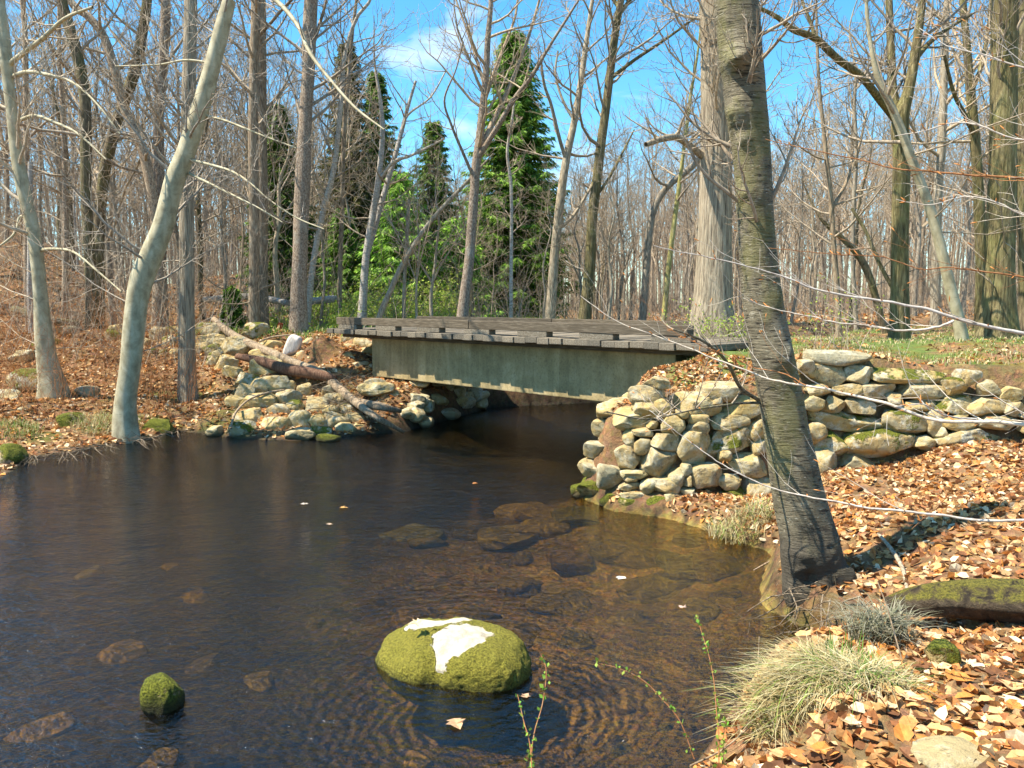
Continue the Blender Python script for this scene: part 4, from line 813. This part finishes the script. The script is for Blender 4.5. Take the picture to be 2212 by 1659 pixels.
def scatter(x0, x1, y0, y1, n, s0, s1, cond=None):
    x = nr.uniform(x0, x1, n); y = nr.uniform(y0, y1, n); k = water_sd(x, y) > .04; e_ = .12; k &= np.hypot(zat(x + e_, y) - zat(x - e_, y), zat(x, y + e_) - zat(x, y - e_)) < .24 * 1.15
    px = CX + FP * x / y; k &= (px > -150) & (px < 2400)
    if cond is not None: k &= cond(x, y)
    x, y = x[k], y[k]; Ps.append(np.stack([x, y, zat(x, y)], 1)); Sz.append(nr.uniform(s0, s1, len(x)))
patch = lambda th: (lambda x, y: fb2(x, y, 1.3, 55, 3) + nr.uniform(-.5, .5, x.shape) > th)
scatter(2.2, 10, 5, 11.6, 15000, .06, .125)
scatter(1.0, 5, 2.3, 5.6, 5200, .06, .12, patch(-.25))
scatter(1, 6, 11.4, 13.6, 5200, .06, .12, lambda x, y: (y < 12.9) | (x < 3.4))
scatter(5, 14, 12, 24, 5000, .06, .11, patch(.25))
scatter(-24, -1, 13, 27, 42000, .08, .16, patch(-.35))
scatter(-30, 0, 25, 45, 26000, .09, .2, patch(-.2))
scatter(2, 36, 22, 50, 14000, .1, .22, patch(-.1))
V, q, tr, C = leaves(np.concatenate(Ps), np.concatenate(Sz), nr, LC)
o = mk('leaf_litter', V, [q, tr], LEAFM, smooth=False, col=C); tag(o, 'carpet of dry orange and tan fallen leaves on the banks', 'fallen leaves', kind='stuff')

def big_leaf(name, label, pos, size, seed, col, flat=True, group=None):
    r = np.random.default_rng(seed); prof = [(0, .06), (.55, .2), (.35, .35), (.75, .62), (.42, .62), (.3, 1.0), (0, 1.35)]
    pts = [(x * 1.0, y) for x, y in prof] + [(-x, y) for x, y in prof[-2:0:-1]]
    a = r.uniform(0, 6.28); V = [(0, .55, .06)]
    for x, y in pts: V.append((x * r.uniform(.85, 1.1), y * r.uniform(.92, 1.06), r.uniform(0, .22) + .12 * abs(x)))
    V = np.array(V) * size * .75; V[:, 1] -= size * .4; c, s_ = cos(a), sin(a); V = np.stack([V[:, 0] * c - V[:, 1] * s_, V[:, 0] * s_ + V[:, 1] * c, V[:, 2]], 1)
    n = len(V) - 1; F = [[0, 1 + i, 1 + (i + 1) % n] for i in range(n)]
    o = mk(name, V + np.asarray(pos), [F], LEAFM, smooth=False, col=np.tile(col, (len(V), 1)), origin=pos); return tag(o, label, 'leaf', group)
for i, (px, py, sz, lab, cl) in enumerate(((740, 1098, .15, 'orange maple leaf floating in mid water, beyond the mossy boulder', (.55, .3, .1)), (711, 1134, .1, 'small pale leaf floating just below the orange maple leaf', (.5, .36, .25)), (655, 1090, .12, 'pale flat leaf floating nearest the rubble slope', (.6, .5, .4)), (1340, 1250, .12, 'white curled leaf floating between boulder and birch', (.7, .65, .55)), (1475, 1313, .09, 'small pinkish leaf floating right of the boulder', (.55, .38, .3)), (985, 1565, .15, 'tan maple leaf floating in front of the mossy boulder', (.55, .33, .18)), (1135, 1505, .08, 'small tan leaf at the water edge of the boulder', (.5, .33, .2)), (1025, 1045, .1, 'small orange leaf floating in the bridge shade', (.4, .17, .06)))):
    big_leaf('floating_leaf', lab, atz(px, py, .006), sz, 40 + i, cl, group='leaves afloat on the stream')
big_leaf('fallen_leaf', 'pale oak leaf lying on the mossy boulder', (ROCK[0] - .3, ROCK[1] - .02, .33), .14, 60, (.6, .45, .28))
for i in range(46):   # large leaves strewn over the near bank
    px, py = nr.uniform(1620, 2205), nr.uniform(1440, 1650); c = ground_hit(px, py, 2.2, 9)
    if water_sd(np.array([c[0]]), np.array([c[1]]))[0] < .1: continue
    big_leaf('maple_leaf', 'large dry maple leaf on the near bank', c + np.array([0, 0, .03]), nr.uniform(.1, .17), 200 + i, np.array(LC[int(nr.integers(1, 10))]) * 1.05, group='large dry leaves strewn on the near bank')

# ------------------------------------------------------------------ grass
def blades(B, H_, lean, w_, nr, cols):
    n = len(B); a = nr.uniform(0, 6.28, n); h = nr.uniform(*H_, n); ln = nr.uniform(*lean, n) * h
    dx, dy = np.cos(a) * ln, np.sin(a) * ln; px_, py_ = -np.sin(a) * w_, np.cos(a) * w_
    lv = []
    for u, k in ((0, 1), (.4, .9), (.75, .6), (1, .08)):
        cx = B[:, 0] + dx * u ** 1.8; cy = B[:, 1] + dy * u ** 1.8; cz = B[:, 2] + h * (u - .45 * (ln / h) * u ** 2.5)
        lv += [np.stack([cx + px_ * k, cy + py_ * k, cz], 1), np.stack([cx - px_ * k, cy - py_ * k, cz], 1)]
    V = np.stack(lv, 1).reshape(-1, 3); o_ = (np.arange(n) * 8)[:, None]
    q = np.concatenate([o_ + np.array([[i, i + 1, i + 3, i + 2]]) for i in (0, 2, 4)])
    C = np.array(cols)[nr.integers(0, len(cols), n)] * nr.uniform(.75, 1.25, (n, 1)); return V, q, np.repeat(C, 8, 0)
DRY = [(.5, .42, .22), (.42, .34, .16), (.56, .5, .3), (.36, .27, .12)]; GRN = [(.14, .24, .04), (.22, .32, .06), (.1, .18, .03)]
def tussock(name, label, c, rad, n, H_, lean, cols, seed, w_=.004, dome=.1):
    r = np.random.default_rng(seed); a = r.uniform(0, 6.28, n); q = rad * np.sqrt(r.random(n)); x = c[0] + np.cos(a) * q; y = c[1] + np.sin(a) * q * .8
    B = np.stack([x, y, np.maximum(zat(x, y), .02) + dome * (1 - (q / rad) ** 2)], 1); V, F, C = blades(B, H_, lean, w_, r, cols)
    root = mk(name, V, [F], GRASSM, col=C, smooth=True, origin=c); return tag(root, label, 'grass tuft')
tc = ground_hit(1735, 1500, 3, 9)
tussock('grass_tussock', 'shaggy dry grass tussock overhanging the near bank edge', tc, .3, 2000, (.12, .27), (.8, 2.1), DRY + DRY + [GRN[1]], 1, .003)
t2 = ground_hit(1840, 1490, 3, 9); tussock('grass_tussock', 'low dry grass tuft beside the shaggy tussock', t2, .3, 800, (.1, .22), (.8, 2.0), DRY + [GRN[0]], 2, .003)
tussock('grass_tuft', 'spiky fresh green grass shoots on the near tussock', ground_hit(1810, 1465, 3, 9), .16, 26, (.16, .3), (.05, .35), GRN, 3, .005)
tussock('grass_tussock', 'grey drooping grass tuft in the shaded hollow', ground_hit(1895, 1385, 3, 9), .22, 420, (.15, .35), (.6, 1.4), [(.3, .28, .2), (.2, .2, .12)], 4)
tussock('grass_tussock', 'dry grass tuft at the water below the wall', atz(1600, 1150, .1), .4, 500, (.12, .32), (.4, 1.3), DRY + [GRN[1]], 5)
tussock('grass_tuft', 'yellow green grass tuft at the left frame edge', aty(30, 935, left_depth(30, 935)), .6, 500, (.1, .28), (.3, 1.1), GRN + DRY[:2], 6)
tussock('grass_tussock', 'dry grass hanging over the bank below the leaning beech', aty(225, 925, left_depth(225, 925)), .7, 700, (.12, .35), (.4, 1.3), DRY + [GRN[1]], 7)
r = np.random.default_rng(9); x = r.uniform(2.5, 16, 30000); y = r.uniform(12.2, 24, 30000); k = (behind_wall(x, y) > .7) & (fb2(x, y, 1.1, 71) > -.15) & (water_sd(x, y) > .8); x, y = x[k], y[k]
V, F, C = blades(np.stack([x, y, zat(x, y)], 1), (.03, .1), (.2, .9), .006, r, GRN + DRY[:3]); A_ = [(V, F, C)]
x = r.uniform(-10, 3, 26000); y = r.uniform(23.5, 36, 26000); k = (water_sd(x, y) > .8) & (fb2(x, y, .6, 72) > -.2); x, y = x[k], y[k]
V2, F2, C2 = blades(np.stack([x, y, zat(x, y)], 1), (.06, .28), (.2, .9), .012, r, GRN + GRN + DRY[:1])
o = mk('grass', np.concatenate([V, V2]), [F, F2 + len(V)], GRASSM, col=np.concatenate([C, C2])); tag(o, 'thin spring grass on the path and beyond the bridge', 'grass', kind='stuff')

# ------------------------------------------------------------------ logs and driftwood
def log(name, label, pts, mat, seed, cat='log', sides=14, rough=.12, caps=True):
    Q = catmull(np.array(pts), 8 * len(pts)); V, F = trunk_mesh(Q[:, :3], Q[:, 3], sides, seed, rough, 0)
    n = len(V); V = np.vstack([V, Q[0, :3], Q[-1, :3]]); K = len(Q)
    c0 = [[i, n, (i + 1) % sides] for i in range(sides)]; b0 = (K - 1) * sides; c1 = [[b0 + (i + 1) % sides, n + 1, b0 + i] for i in range(sides)]
    o = mk(name, V, [F, np.array(c0 + c1)], mat, origin=Q[0, :3]); return tag(o, label, cat)
def m_mlog():
    m, t, b, o = nt('bark_mossy_log'); v = coords(t); f = noise(t, v, 7, 9, .72, .5); fine = noise(t, v, 60, 4, .7); ge = N(t, 'NewGeometry'); nz = N(t, 'SeparateXYZ'); L(t, ge.outputs['Normal'], nz.inputs[0])
    c = ramp(t, f, [(.35, (.02, .015, .01)), (.55, (.09, .065, .04)), (.7, (.2, .16, .11))])
    mf = ramp(t, mth(t, 'ADD', mth(t, 'MULTIPLY', nz.outputs[2], .35), f), [(.68, 0), (.8, 1)]); c = mix(t, mf, c, ramp(t, fine, [(.35, (.05, .05, .01)), (.62, (.2, .17, .03))]))
    L(t, c, b.inputs['Base Color']); bump(t, b, mth(t, 'ADD', f, mth(t, 'MULTIPLY', fine, .3)), 1.0, .06); return m
def lp(px, py, wd, off=0.0):
    y = (left_depth(px, py) if px < 800 else 18.3 + (px - 800) * .004) - .6 + off; return [*aty(px, py, y), wd * pxm(y) / 2]
log('driftwood_log', 'long pale driftwood log slanting down from the bank top into the water', [lp(462, 690, 12), lp(500, 722, 17), lp(560, 752, 19), lp(640, 786, 20), lp(700, 812, 22), lp(740, 845, 19), lp(800, 893, 16), lp(872, 934, 7)], W_DRIFT, 1)
log('driftwood_log', 'thick reddish rotten log lying below the long driftwood', [lp(512, 770, 14, -.25), lp(560, 780, 20, -.3), lp(620, 797, 26, -.3), lp(680, 808, 24, -.25), lp(725, 818, 16, -.2)], m_wood('rotten_log', (.2, .1, .06), (.36, .22, .14), (10, 10, 2), .4), 2)
log('driftwood_log', 'short split brown log at the water under the bridge corner', [lp(775, 868, 16, -.2), lp(820, 878, 18, -.2), lp(866, 888, 9, -.2)], W_DRIFT, 3)
log('stick', 'curved bare stick leaning across the rubble stones', [lp(498, 925, 5, -.3), lp(510, 890, 5, -.35), lp(540, 862, 5, -.35), lp(580, 848, 5, -.3), lp(615, 842, 4, -.2)], W_DRIFT, 4, 'stick', 6)
log('stick', 'thin stick lying in leaves above the long driftwood', [lp(560, 738, 4, 0), lp(590, 728, 4, 0), lp(640, 722, 3, 0)], W_DRIFT, 5, 'stick', 6)
y0 = left_depth(632, 752); V, F = stone_arr(.42, .35, .72, 909, .55, 6, .05, 5); a = -.45; V = np.stack([V[:, 0] * cos(a) - V[:, 2] * sin(a), V[:, 1], V[:, 0] * sin(a) + V[:, 2] * cos(a)], 1)
c = aty(632, 750, y0 - .45); o = mk('white_stone', V + c, [F], ST_BLEACH if False else W_BLEACH, origin=c); tag(o, 'bleached white leaning block above the long driftwood', 'stone')
R = random.Random(31); T = Tubes()
for k in range(90):
    px, py = R.uniform(690, 800), R.uniform(820, 890); p = lp(px, py, 2, -.15 + R.uniform(-.2, .2)); a = R.uniform(0, 6.28); e = R.uniform(-.4, .5)
    grow(T, tuple(p[:3]), (cos(a) * cos(e), sin(a) * cos(e), sin(e)), R.uniform(.4, 1.1), R.uniform(.004, .012), 2, 3, R, up=0, kids=(2, 2, 2), rmin=.003)
for k in range(120):
    px = R.uniform(380, 520); py = R.uniform(880, 940); y = left_depth(px, py); p = aty(px, py, y - .02); a = R.uniform(0, 6.28)
    grow(T, tuple(p), (cos(a), sin(a), R.uniform(-.3, .3)), R.uniform(.3, .8), .005, 3, 3, R, up=0, rmin=.003)
o = T.build('driftwood_twigs', W_DRIFT); tag(o, 'mat of flood twigs and dry reeds caught on the left bank', 'twigs', kind='stuff')
def gl(px, py, wd, lift=0.0):
    c = ground_hit(px, py, 2.5, 12); s = pxm(c[1]); return [c[0], c[1], c[2] + lift, wd * s / 2]
log('mossy_log', 'rotting moss topped log above the shaded hollow on the near bank', [[3.1, 6.4, .52, .05], [3.35, 6.3, .6, .11], [3.8, 6.1, .68, .15], [4.3, 5.85, .74, .17], [5., 5.6, .8, .17], [5.8, 5.3, .86, .16]], m_mlog(), 6, rough=.3, sides=28)
log('fallen_branch', 'bent bare branch lying on leaves behind the birch foot', [gl(1850, 1120, 6, .05), gl(1905, 1175, 8, .06), gl(1945, 1235, 9, .07), gl(1960, 1290, 9, .05)], B_GREY, 7, 'branch', 8)
log('stick', 'pale stick poking into the water by the birch foot', [[*atz(1628, 1232, .02), .008], [*atz(1665, 1212, .08), .012], [*atz(1700, 1198, .16), .013]], W_DRIFT, 8, 'stick', 7)
log('fallen_log', 'pale fallen log lying on grass right of the flaky trunk', [[*aty(672, 650, 28), .12], [*aty(725, 645, 28.5), .13]], W_BLEACH, 9)
log('fallen_log', 'grey fallen log low in the brush left of the flaky trunk', [[*aty(440, 648, 29), .11], [*aty(540, 640, 29), .12], [*aty(625, 655, 28), .1]], B_PALE, 10)
log('fallen_log', 'dark fallen log on the slope behind the crooked beech', [[*aty(30, 668, 25), .12], [*aty(100, 690, 24), .13], [*aty(170, 700, 24), .1]], B_DARK, 11)
# orange marker post
pp = aty(598, 690, 25); pg = gz(pp[0], 25); T = Tubes()
root = thing('marker_post', (pp[0], 25, pg), 'short leaning orange topped marker post behind the left bank', 'post')
def post_part(nm, z0, z1, r_, mat):
    bm = bmesh.new(); bmesh.ops.create_cone(bm, cap_ends=True, segments=16, radius1=r_, radius2=r_ * .96, depth=z1 - z0)
    bmesh.ops.bevel(bm, geom=[e for e in bm.edges if len(e.link_faces) == 2 and e.calc_face_angle() > 1], offset=.008, segments=2, affect='EDGES')
    me = bpy.data.meshes.new(nm); bm.to_mesh(me); bm.free(); me.materials.append(mat); o = bpy.data.objects.new(nm, me); COL.objects.link(o); o.parent = root
    a = .3; o.location = (sin(a) * (z0 + z1) / 2, 0, cos(a) * (z0 + z1) / 2); o.rotation_euler = (0, a, 0); return o
def flat(name, c, r=.6):
    m, t, b, o = nt(name); f = noise(t, coords(t), 12, 5, .6); L(t, mix(t, f, tuple(x * .7 for x in c), c), b.inputs['Base Color']); b.inputs['Roughness'].default_value = r; return m
post_part('base', -.1, .16, .075, flat('post_green', (.04, .07, .05))); post_part('painted_top', .162, .42, .078, flat('post_orange', (.5, .09, .03)))

# ------------------------------------------------------------------ foreground sapling branches reaching in from the right
B_STWIG = m_bark('bark_sapling_twig', (.34, .28, .24), (.54, .48, .42), (.68, .63, .56), vs=(6, 6, 6), bs=.15, lamt=.2, lich=(.6, .58, .55))
BUD = m_bark('bud_orange', (.35, .13, .04), (.5, .2, .06), (.6, .32, .12), bs=.1, lamt=0)
sx, sy = 3.75, 4.3; sb = np.array([sx, sy, gz(sx, sy)])
sap = thing('young_beech_tree', sb, 'young beech at the right, its thin silver twigs with orange buds crossing the view', 'sapling')
Q = catmull(np.array([[sx, sy, sb[2] - .1, .035], [sx + .05, sy, 1.8, .032], [sx - .03, sy + .05, 2.8, .028], [sx + .05, sy, 4.2, .02], [sx, sy, 5.6, .008]]), 24); V, F = trunk_mesh(Q[:, :3], Q[:, 3], 10, 4, .05, .2); mk('trunk', V, [F], B_WTWIG, sap, origin=sb)
TB = Tubes(); R = random.Random(12)
def branch(path, y0, y1, w0, w1, mat=None, tw=8, start=None, nbud=14):
    mat = mat or B_STWIG; n = len(path); P = []
    for k, (px, py) in enumerate(path):
        u = k / (n - 1); y = y0 + (y1 - y0) * u; P.append([*aty(px, py, y), w0 + (w1 - w0) * u])
    if start is not None: P.insert(0, [*start, w0 * 1.2])
    Qb = catmull(np.array(P), n * 6); Qb[:, :3] += np.cumsum(np.random.default_rng(len(path) + int(path[0][1])).normal(0, .0022, (len(Qb), 3)), 0) * np.array([1, 1, 1])
    V, F = trunk_mesh(Qb[:, :3], Qb[:, 3], 7, 2, .08, 0); mk('branch', V, [F], mat, sap, origin=sb)
    T = Tubes()
    for k in range(tw):
        i = R.randint(4, len(Qb) - 3); d = Qb[i + 1, :3] - Qb[i, :3]; d = d / np.linalg.norm(d); v = (d[0] + R.uniform(-.5, .5), d[1] + R.uniform(-.5, .5), d[2] + R.uniform(-.2, .8)); 
        grow(T, tuple(Qb[i, :3]), unit(v), R.uniform(.15, .55), max(.0016, Qb[i, 3] * .5), 2, 3, R, up=.03, wig=.2, kids=(2, 2, 2), rmin=.0014)
    for k in range(nbud):
        i = R.randint(len(Qb) // 3, len(Qb) - 2); p = Qb[i, :3]; d = unit((Qb[i + 1, 0] - p[0] + R.uniform(-.05, .05), R.uniform(-.06, .06), R.uniform(-.02, .1))); l_ = R.uniform(.02, .05)
        TB.add([tuple(p), tuple(p + np.array(d) * l_ * .35), tuple(p + np.array(d) * l_ * .7), tuple(p + np.array(d) * l_)], [.001, .0035, .003, .0005], 5)
    if T.g:
        for (K, n_), Ls in T.g.items():
            for pts, rad in Ls:
                if R.random() < .5:
                    p = np.array(pts[-1]); d = np.array(unit(tuple(p - np.array(pts[-2])))); l_ = R.uniform(.015, .04); TB.add([tuple(p), tuple(p + d * l_ * .35), tuple(p + d * l_ * .7), tuple(p + d * l_)], [.001, .0033, .003, .0005], 5)
        T.build('twig_foliage', mat, sap, origin=sb)
st = lambda z: (sx, sy, z)
branch([(2330, 750), (2212, 722), (2110, 700), (2060, 690), (2000, 672), (1950, 664), (1880, 650), (1800, 640), (1740, 625), (1690, 605), (1620, 585), (1520, 560), (1400, 540)], 4.2, 4.6, .011, .0025, start=st(2.75))
branch([(2060, 693), (2020, 708), (1975, 714), (1930, 712), (1880, 704), (1800, 695), (1750, 684), (1700, 672), (1660, 660), (1600, 640)], 4.25, 4.5, .007, .002)
branch([(2330, 925), (2212, 912), (2140, 906), (2060, 908), (2000, 900), (1950, 880), (1900, 866), (1850, 856), (1790, 842), (1740, 832), (1690, 822), (1640, 808), (1560, 775), (1480, 745), (1400, 716), (1330, 690), (1250, 636)], 4.2, 5.0, .012, .0025, start=st(2.1), tw=12)
branch([(2110, 905), (2040, 895), (1990, 870), (1930, 872)], 4.2, 4.1, .006, .002, tw=4)
branch([(1740, 832), (1690, 800), (1640, 790), (1590, 765), (1520, 740), (1440, 700)], 4.5, 5.0, .004, .0016, B_TWIGR, tw=6)
branch([(2330, 1130), (2212, 1125), (2120, 1124), (2050, 1118), (1960, 1108), (1900, 1102), (1850, 1094), (1800, 1082), (1740, 1070), (1690, 1058), (1620, 1030), (1560, 1000), (1500, 960), (1440, 918), (1405, 890)], 4.1, 4.9, .008, .002, start=st(1.6), tw=8)
branch([(2330, 620), (2212, 600), (2130, 590), (2050, 582), (1990, 585), (1900, 560), (1800, 555), (1730, 550), (1660, 545)], 4.2, 4.8, .005, .0018, B_TWIGR, start=st(3.1), tw=8)
branch([(2330, 400), (2212, 385), (2100, 380), (2010, 372), (1930, 365), (1850, 345), (1740, 320), (1650, 300)], 4.2, 4.9, .007, .002, B_TWIGR, start=st(3.6), tw=12)
branch([(2330, 290), (2212, 300), (2120, 270), (2060, 262), (1990, 280), (1930, 290)], 4.2, 4.5, .006, .002, start=st(3.7), tw=10)
branch([(2330, 480), (2212, 470), (2150, 440), (2080, 430), (2010, 450), (1930, 440)], 4.2, 4.4, .005, .0018, start=st(3.3), tw=10)
branch([(2330, 180), (2212, 150), (2120, 120), (2040, 100), (1980, 60)], 4.2, 4.5, .006, .002, start=st(4.0), tw=10)
branch([(2330, 1000), (2212, 1010), (2140, 1040), (2060, 1070), (1980, 1140)], 4.0, 4.4, .004, .0015, B_TWIGR, start=st(1.8), tw=5)
TB.build('bud', BUD, sap, origin=sb)['kind'] = 'stuff'

# small spring plants at the water edge in front
def sprig(label, path, y, seed, dens=1.0, r0=.004, bare=False, name='spring_sprig'):
    nr = np.random.default_rng(seed); P = [[*aty(px, py, y + .1 * k), r0 * (1 - .6 * k / len(path))] for k, (px, py) in enumerate(path)]
    Qp = catmull(np.array(P), 8 * len(path)); base = Qp[0, :3]; root = thing(name, base, label, 'plant', 'thin shoots on the near bank')
    V, F = trunk_mesh(Qp[:, :3], Qp[:, 3], 6, seed, .05, 0); mk('stem', V, [F], B_TWIGR if not bare else W_DRIFT, root, origin=base)
    if bare: return
    Vs, Cs = [], []
    for i in range(3, len(Qp), max(1, int(3 / dens))):
        for j in range(int(nr.integers(2, 6))):
            c = Qp[i, :3] + nr.normal(0, .008, 3); d = nr.normal(size=3); d[2] += .4; d /= np.linalg.norm(d); s_ = np.cross(d, nr.normal(size=3)); s_ /= np.linalg.norm(s_); l_ = nr.uniform(.016, .034)
            Vs.append([c, c + d * l_ * .5 + s_ * l_ * .36, c + d * l_, c + d * l_ * .5 - s_ * l_ * .36]); Cs.append((.16 + .14 * nr.random(), .3 + .12 * nr.random(), .05))
    Vs = np.array(Vs); mk('foliage', Vs.reshape(-1, 3), [np.arange(len(Vs) * 4).reshape(-1, 4)], GREENM, root, False, np.repeat(np.array(Cs), 4, 0), origin=base)
sprig('tall thin shoot with tiny green leaves just right of the boulder', [(1150, 1720), (1148, 1640), (1155, 1580), (1172, 1520), (1180, 1450), (1168, 1412)], 3.7, 1)
sprig('short leafy shoot left of the tall thin shoot', [(1152, 1700), (1145, 1610), (1132, 1560), (1118, 1500)], 3.7, 2)
sprig('arching shoot with paired leaves reaching toward the boulder', [(1500, 1640), (1470, 1560), (1430, 1510), (1390, 1470), (1340, 1445), (1290, 1432)], 4.3, 3, .7)
sprig('upright leafy shoot in the middle of the near bank edge', [(1552, 1680), (1553, 1600), (1548, 1540), (1542, 1470), (1530, 1410), (1520, 1380), (1505, 1330)], 4.2, 4)
sprig('short leafy shoot below the upright one', [(1560, 1690), (1562, 1620), (1565, 1560)], 4.2, 5, 1.4)
sprig('bare tan reed standing beside the dry tussock', [(1635, 1500), (1637, 1440), (1640, 1375)], 4.9, 6, bare=True, name='reed')
sprig('bare bent reed before the dry tussock', [(1580, 1640), (1592, 1600), (1590, 1550), (1600, 1520), (1610, 1480)], 4.6, 7, bare=True, name='reed')
sprig('tall tan reed leaning by the shaded hollow', [(1952, 1440), (1930, 1360), (1912, 1300), (1895, 1255)], 4.9, 8, r0=.006, bare=True, name='reed')
sprig('long orange cane lying across the near leaves', [(2180, 1640), (2080, 1600), (1980, 1550), (1880, 1490), (1800, 1440)], 3.9, 9, r0=.006, bare=True, name='reed')
sprig('pale cane slanting out over the water at the near bank', [(1490, 1655), (1560, 1620), (1620, 1570), (1650, 1555)], 4.4, 10, r0=.007, bare=True, name='reed')
# roots under the birch and the leaning beech
R = random.Random(44)
T = Tubes()
for k in range(70):
    x = R.uniform(2.55, 3.35); y = R.uniform(6.6, 7.4); a = R.uniform(2.2, 5.2); grow(T, (x, y, R.uniform(.1, .42)), (cos(a), sin(a), R.uniform(-.9, .1)), R.uniform(.2, .6), R.uniform(.003, .011), 2, 3, R, up=-.06, wig=.3, kids=(2, 2, 2), rmin=.002)
for k in range(60):
    px = R.uniform(60, 390); w_ = wl_left_px(px); p = atz(px, w_ - 3, .12); a = R.uniform(3.6, 5.8); grow(T, tuple(p), (cos(a), sin(a), R.uniform(-.3, .3)), R.uniform(.3, .9), R.uniform(.005, .016), 2, 3, R, up=-.04, wig=.3, kids=(2, 2, 2), rmin=.004)
o = T.build('bank_roots', W_DRIFT); tag(o, 'tangle of exposed roots along the undercut banks', 'roots', kind='stuff')

# ------------------------------------------------------------------ sky, sun, camera
SUN_AZ, SUN_EL = RAD(-102), RAD(58)
W = bpy.data.worlds.new('World'); S.world = W; W.use_nodes = True; t = W.node_tree; t.nodes.clear()
sky = t.nodes.new('ShaderNodeTexSky'); sky.sky_type = 'NISHITA'; sky.sun_disc = False; sky.sun_elevation = SUN_EL; sky.sun_rotation = SUN_AZ; sky.air_density = 1.0; sky.dust_density = .3; sky.ozone_density = 1.6
hs = t.nodes.new('ShaderNodeHueSaturation'); hs.inputs['Saturation'].default_value = 1.3; hs.inputs['Hue'].default_value = .485
bg = t.nodes.new('ShaderNodeBackground'); bg.inputs['Strength'].default_value = .115; wo = t.nodes.new('ShaderNodeOutputWorld')
tc_ = t.nodes.new('ShaderNodeTexCoord'); mp = t.nodes.new('ShaderNodeMapping'); mp.inputs['Scale'].default_value = (2.2, 2.2, 7); t.links.new(tc_.outputs['Generated'], mp.inputs[0])
cn = noise(t, mp.outputs[0], 2.1, 7, .55, .3); cf = ramp(t, cn, [(.6, 0), (.74, .6)])
t.links.new(sky.outputs[0], hs.inputs['Color'])
cm = mix(t, cf, mix(t, 1.0, hs.outputs[0], (.8, 1.0, 1.08), 'MULTIPLY'), (5., 5.2, 5.6)); t.links.new(cm, bg.inputs[0]); t.links.new(bg.outputs[0], wo.inputs[0])
sd = Vector((sin(SUN_AZ) * cos(SUN_EL), cos(SUN_AZ) * cos(SUN_EL), sin(SUN_EL)))
sl = bpy.data.lights.new('sun', 'SUN'); sl.energy = 5.0; sl.angle = RAD(.5); sl.color = (1, .92, .76); so = bpy.data.objects.new('sun', sl); COL.objects.link(so); so.rotation_euler = sd.to_track_quat('Z', 'Y').to_euler(); so.location = (0, 0, 40)
cam = bpy.data.cameras.new('camera'); cam.sensor_width = 36; cam.lens = FP / 2212 * 36; cam.clip_end = 1500; cam.clip_start = .05
co = bpy.data.objects.new('camera', cam); COL.objects.link(co); co.location = (0, 0, EYE); co.rotation_euler = (pi / 2 - PITCH, 0, 0); S.camera = co
S.view_settings.view_transform = 'Standard'; S.view_settings.look = 'None'; S.view_settings.exposure = 1.2; S.view_settings.gamma = 1
S.render.engine = 'CYCLES'; S.cycles.max_bounces = 5; S.cycles.diffuse_bounces = 2; S.cycles.glossy_bounces = 2; S.cycles.transparent_max_bounces = 8; S.cycles.transmission_bounces = 2
S.cycles.use_adaptive_sampling = True; S.cycles.adaptive_threshold = .02; S.cycles.use_denoising = True
S.cycles.caustics_reflective = False; S.cycles.caustics_refractive = False; S.cycles.sample_clamp_indirect = 6
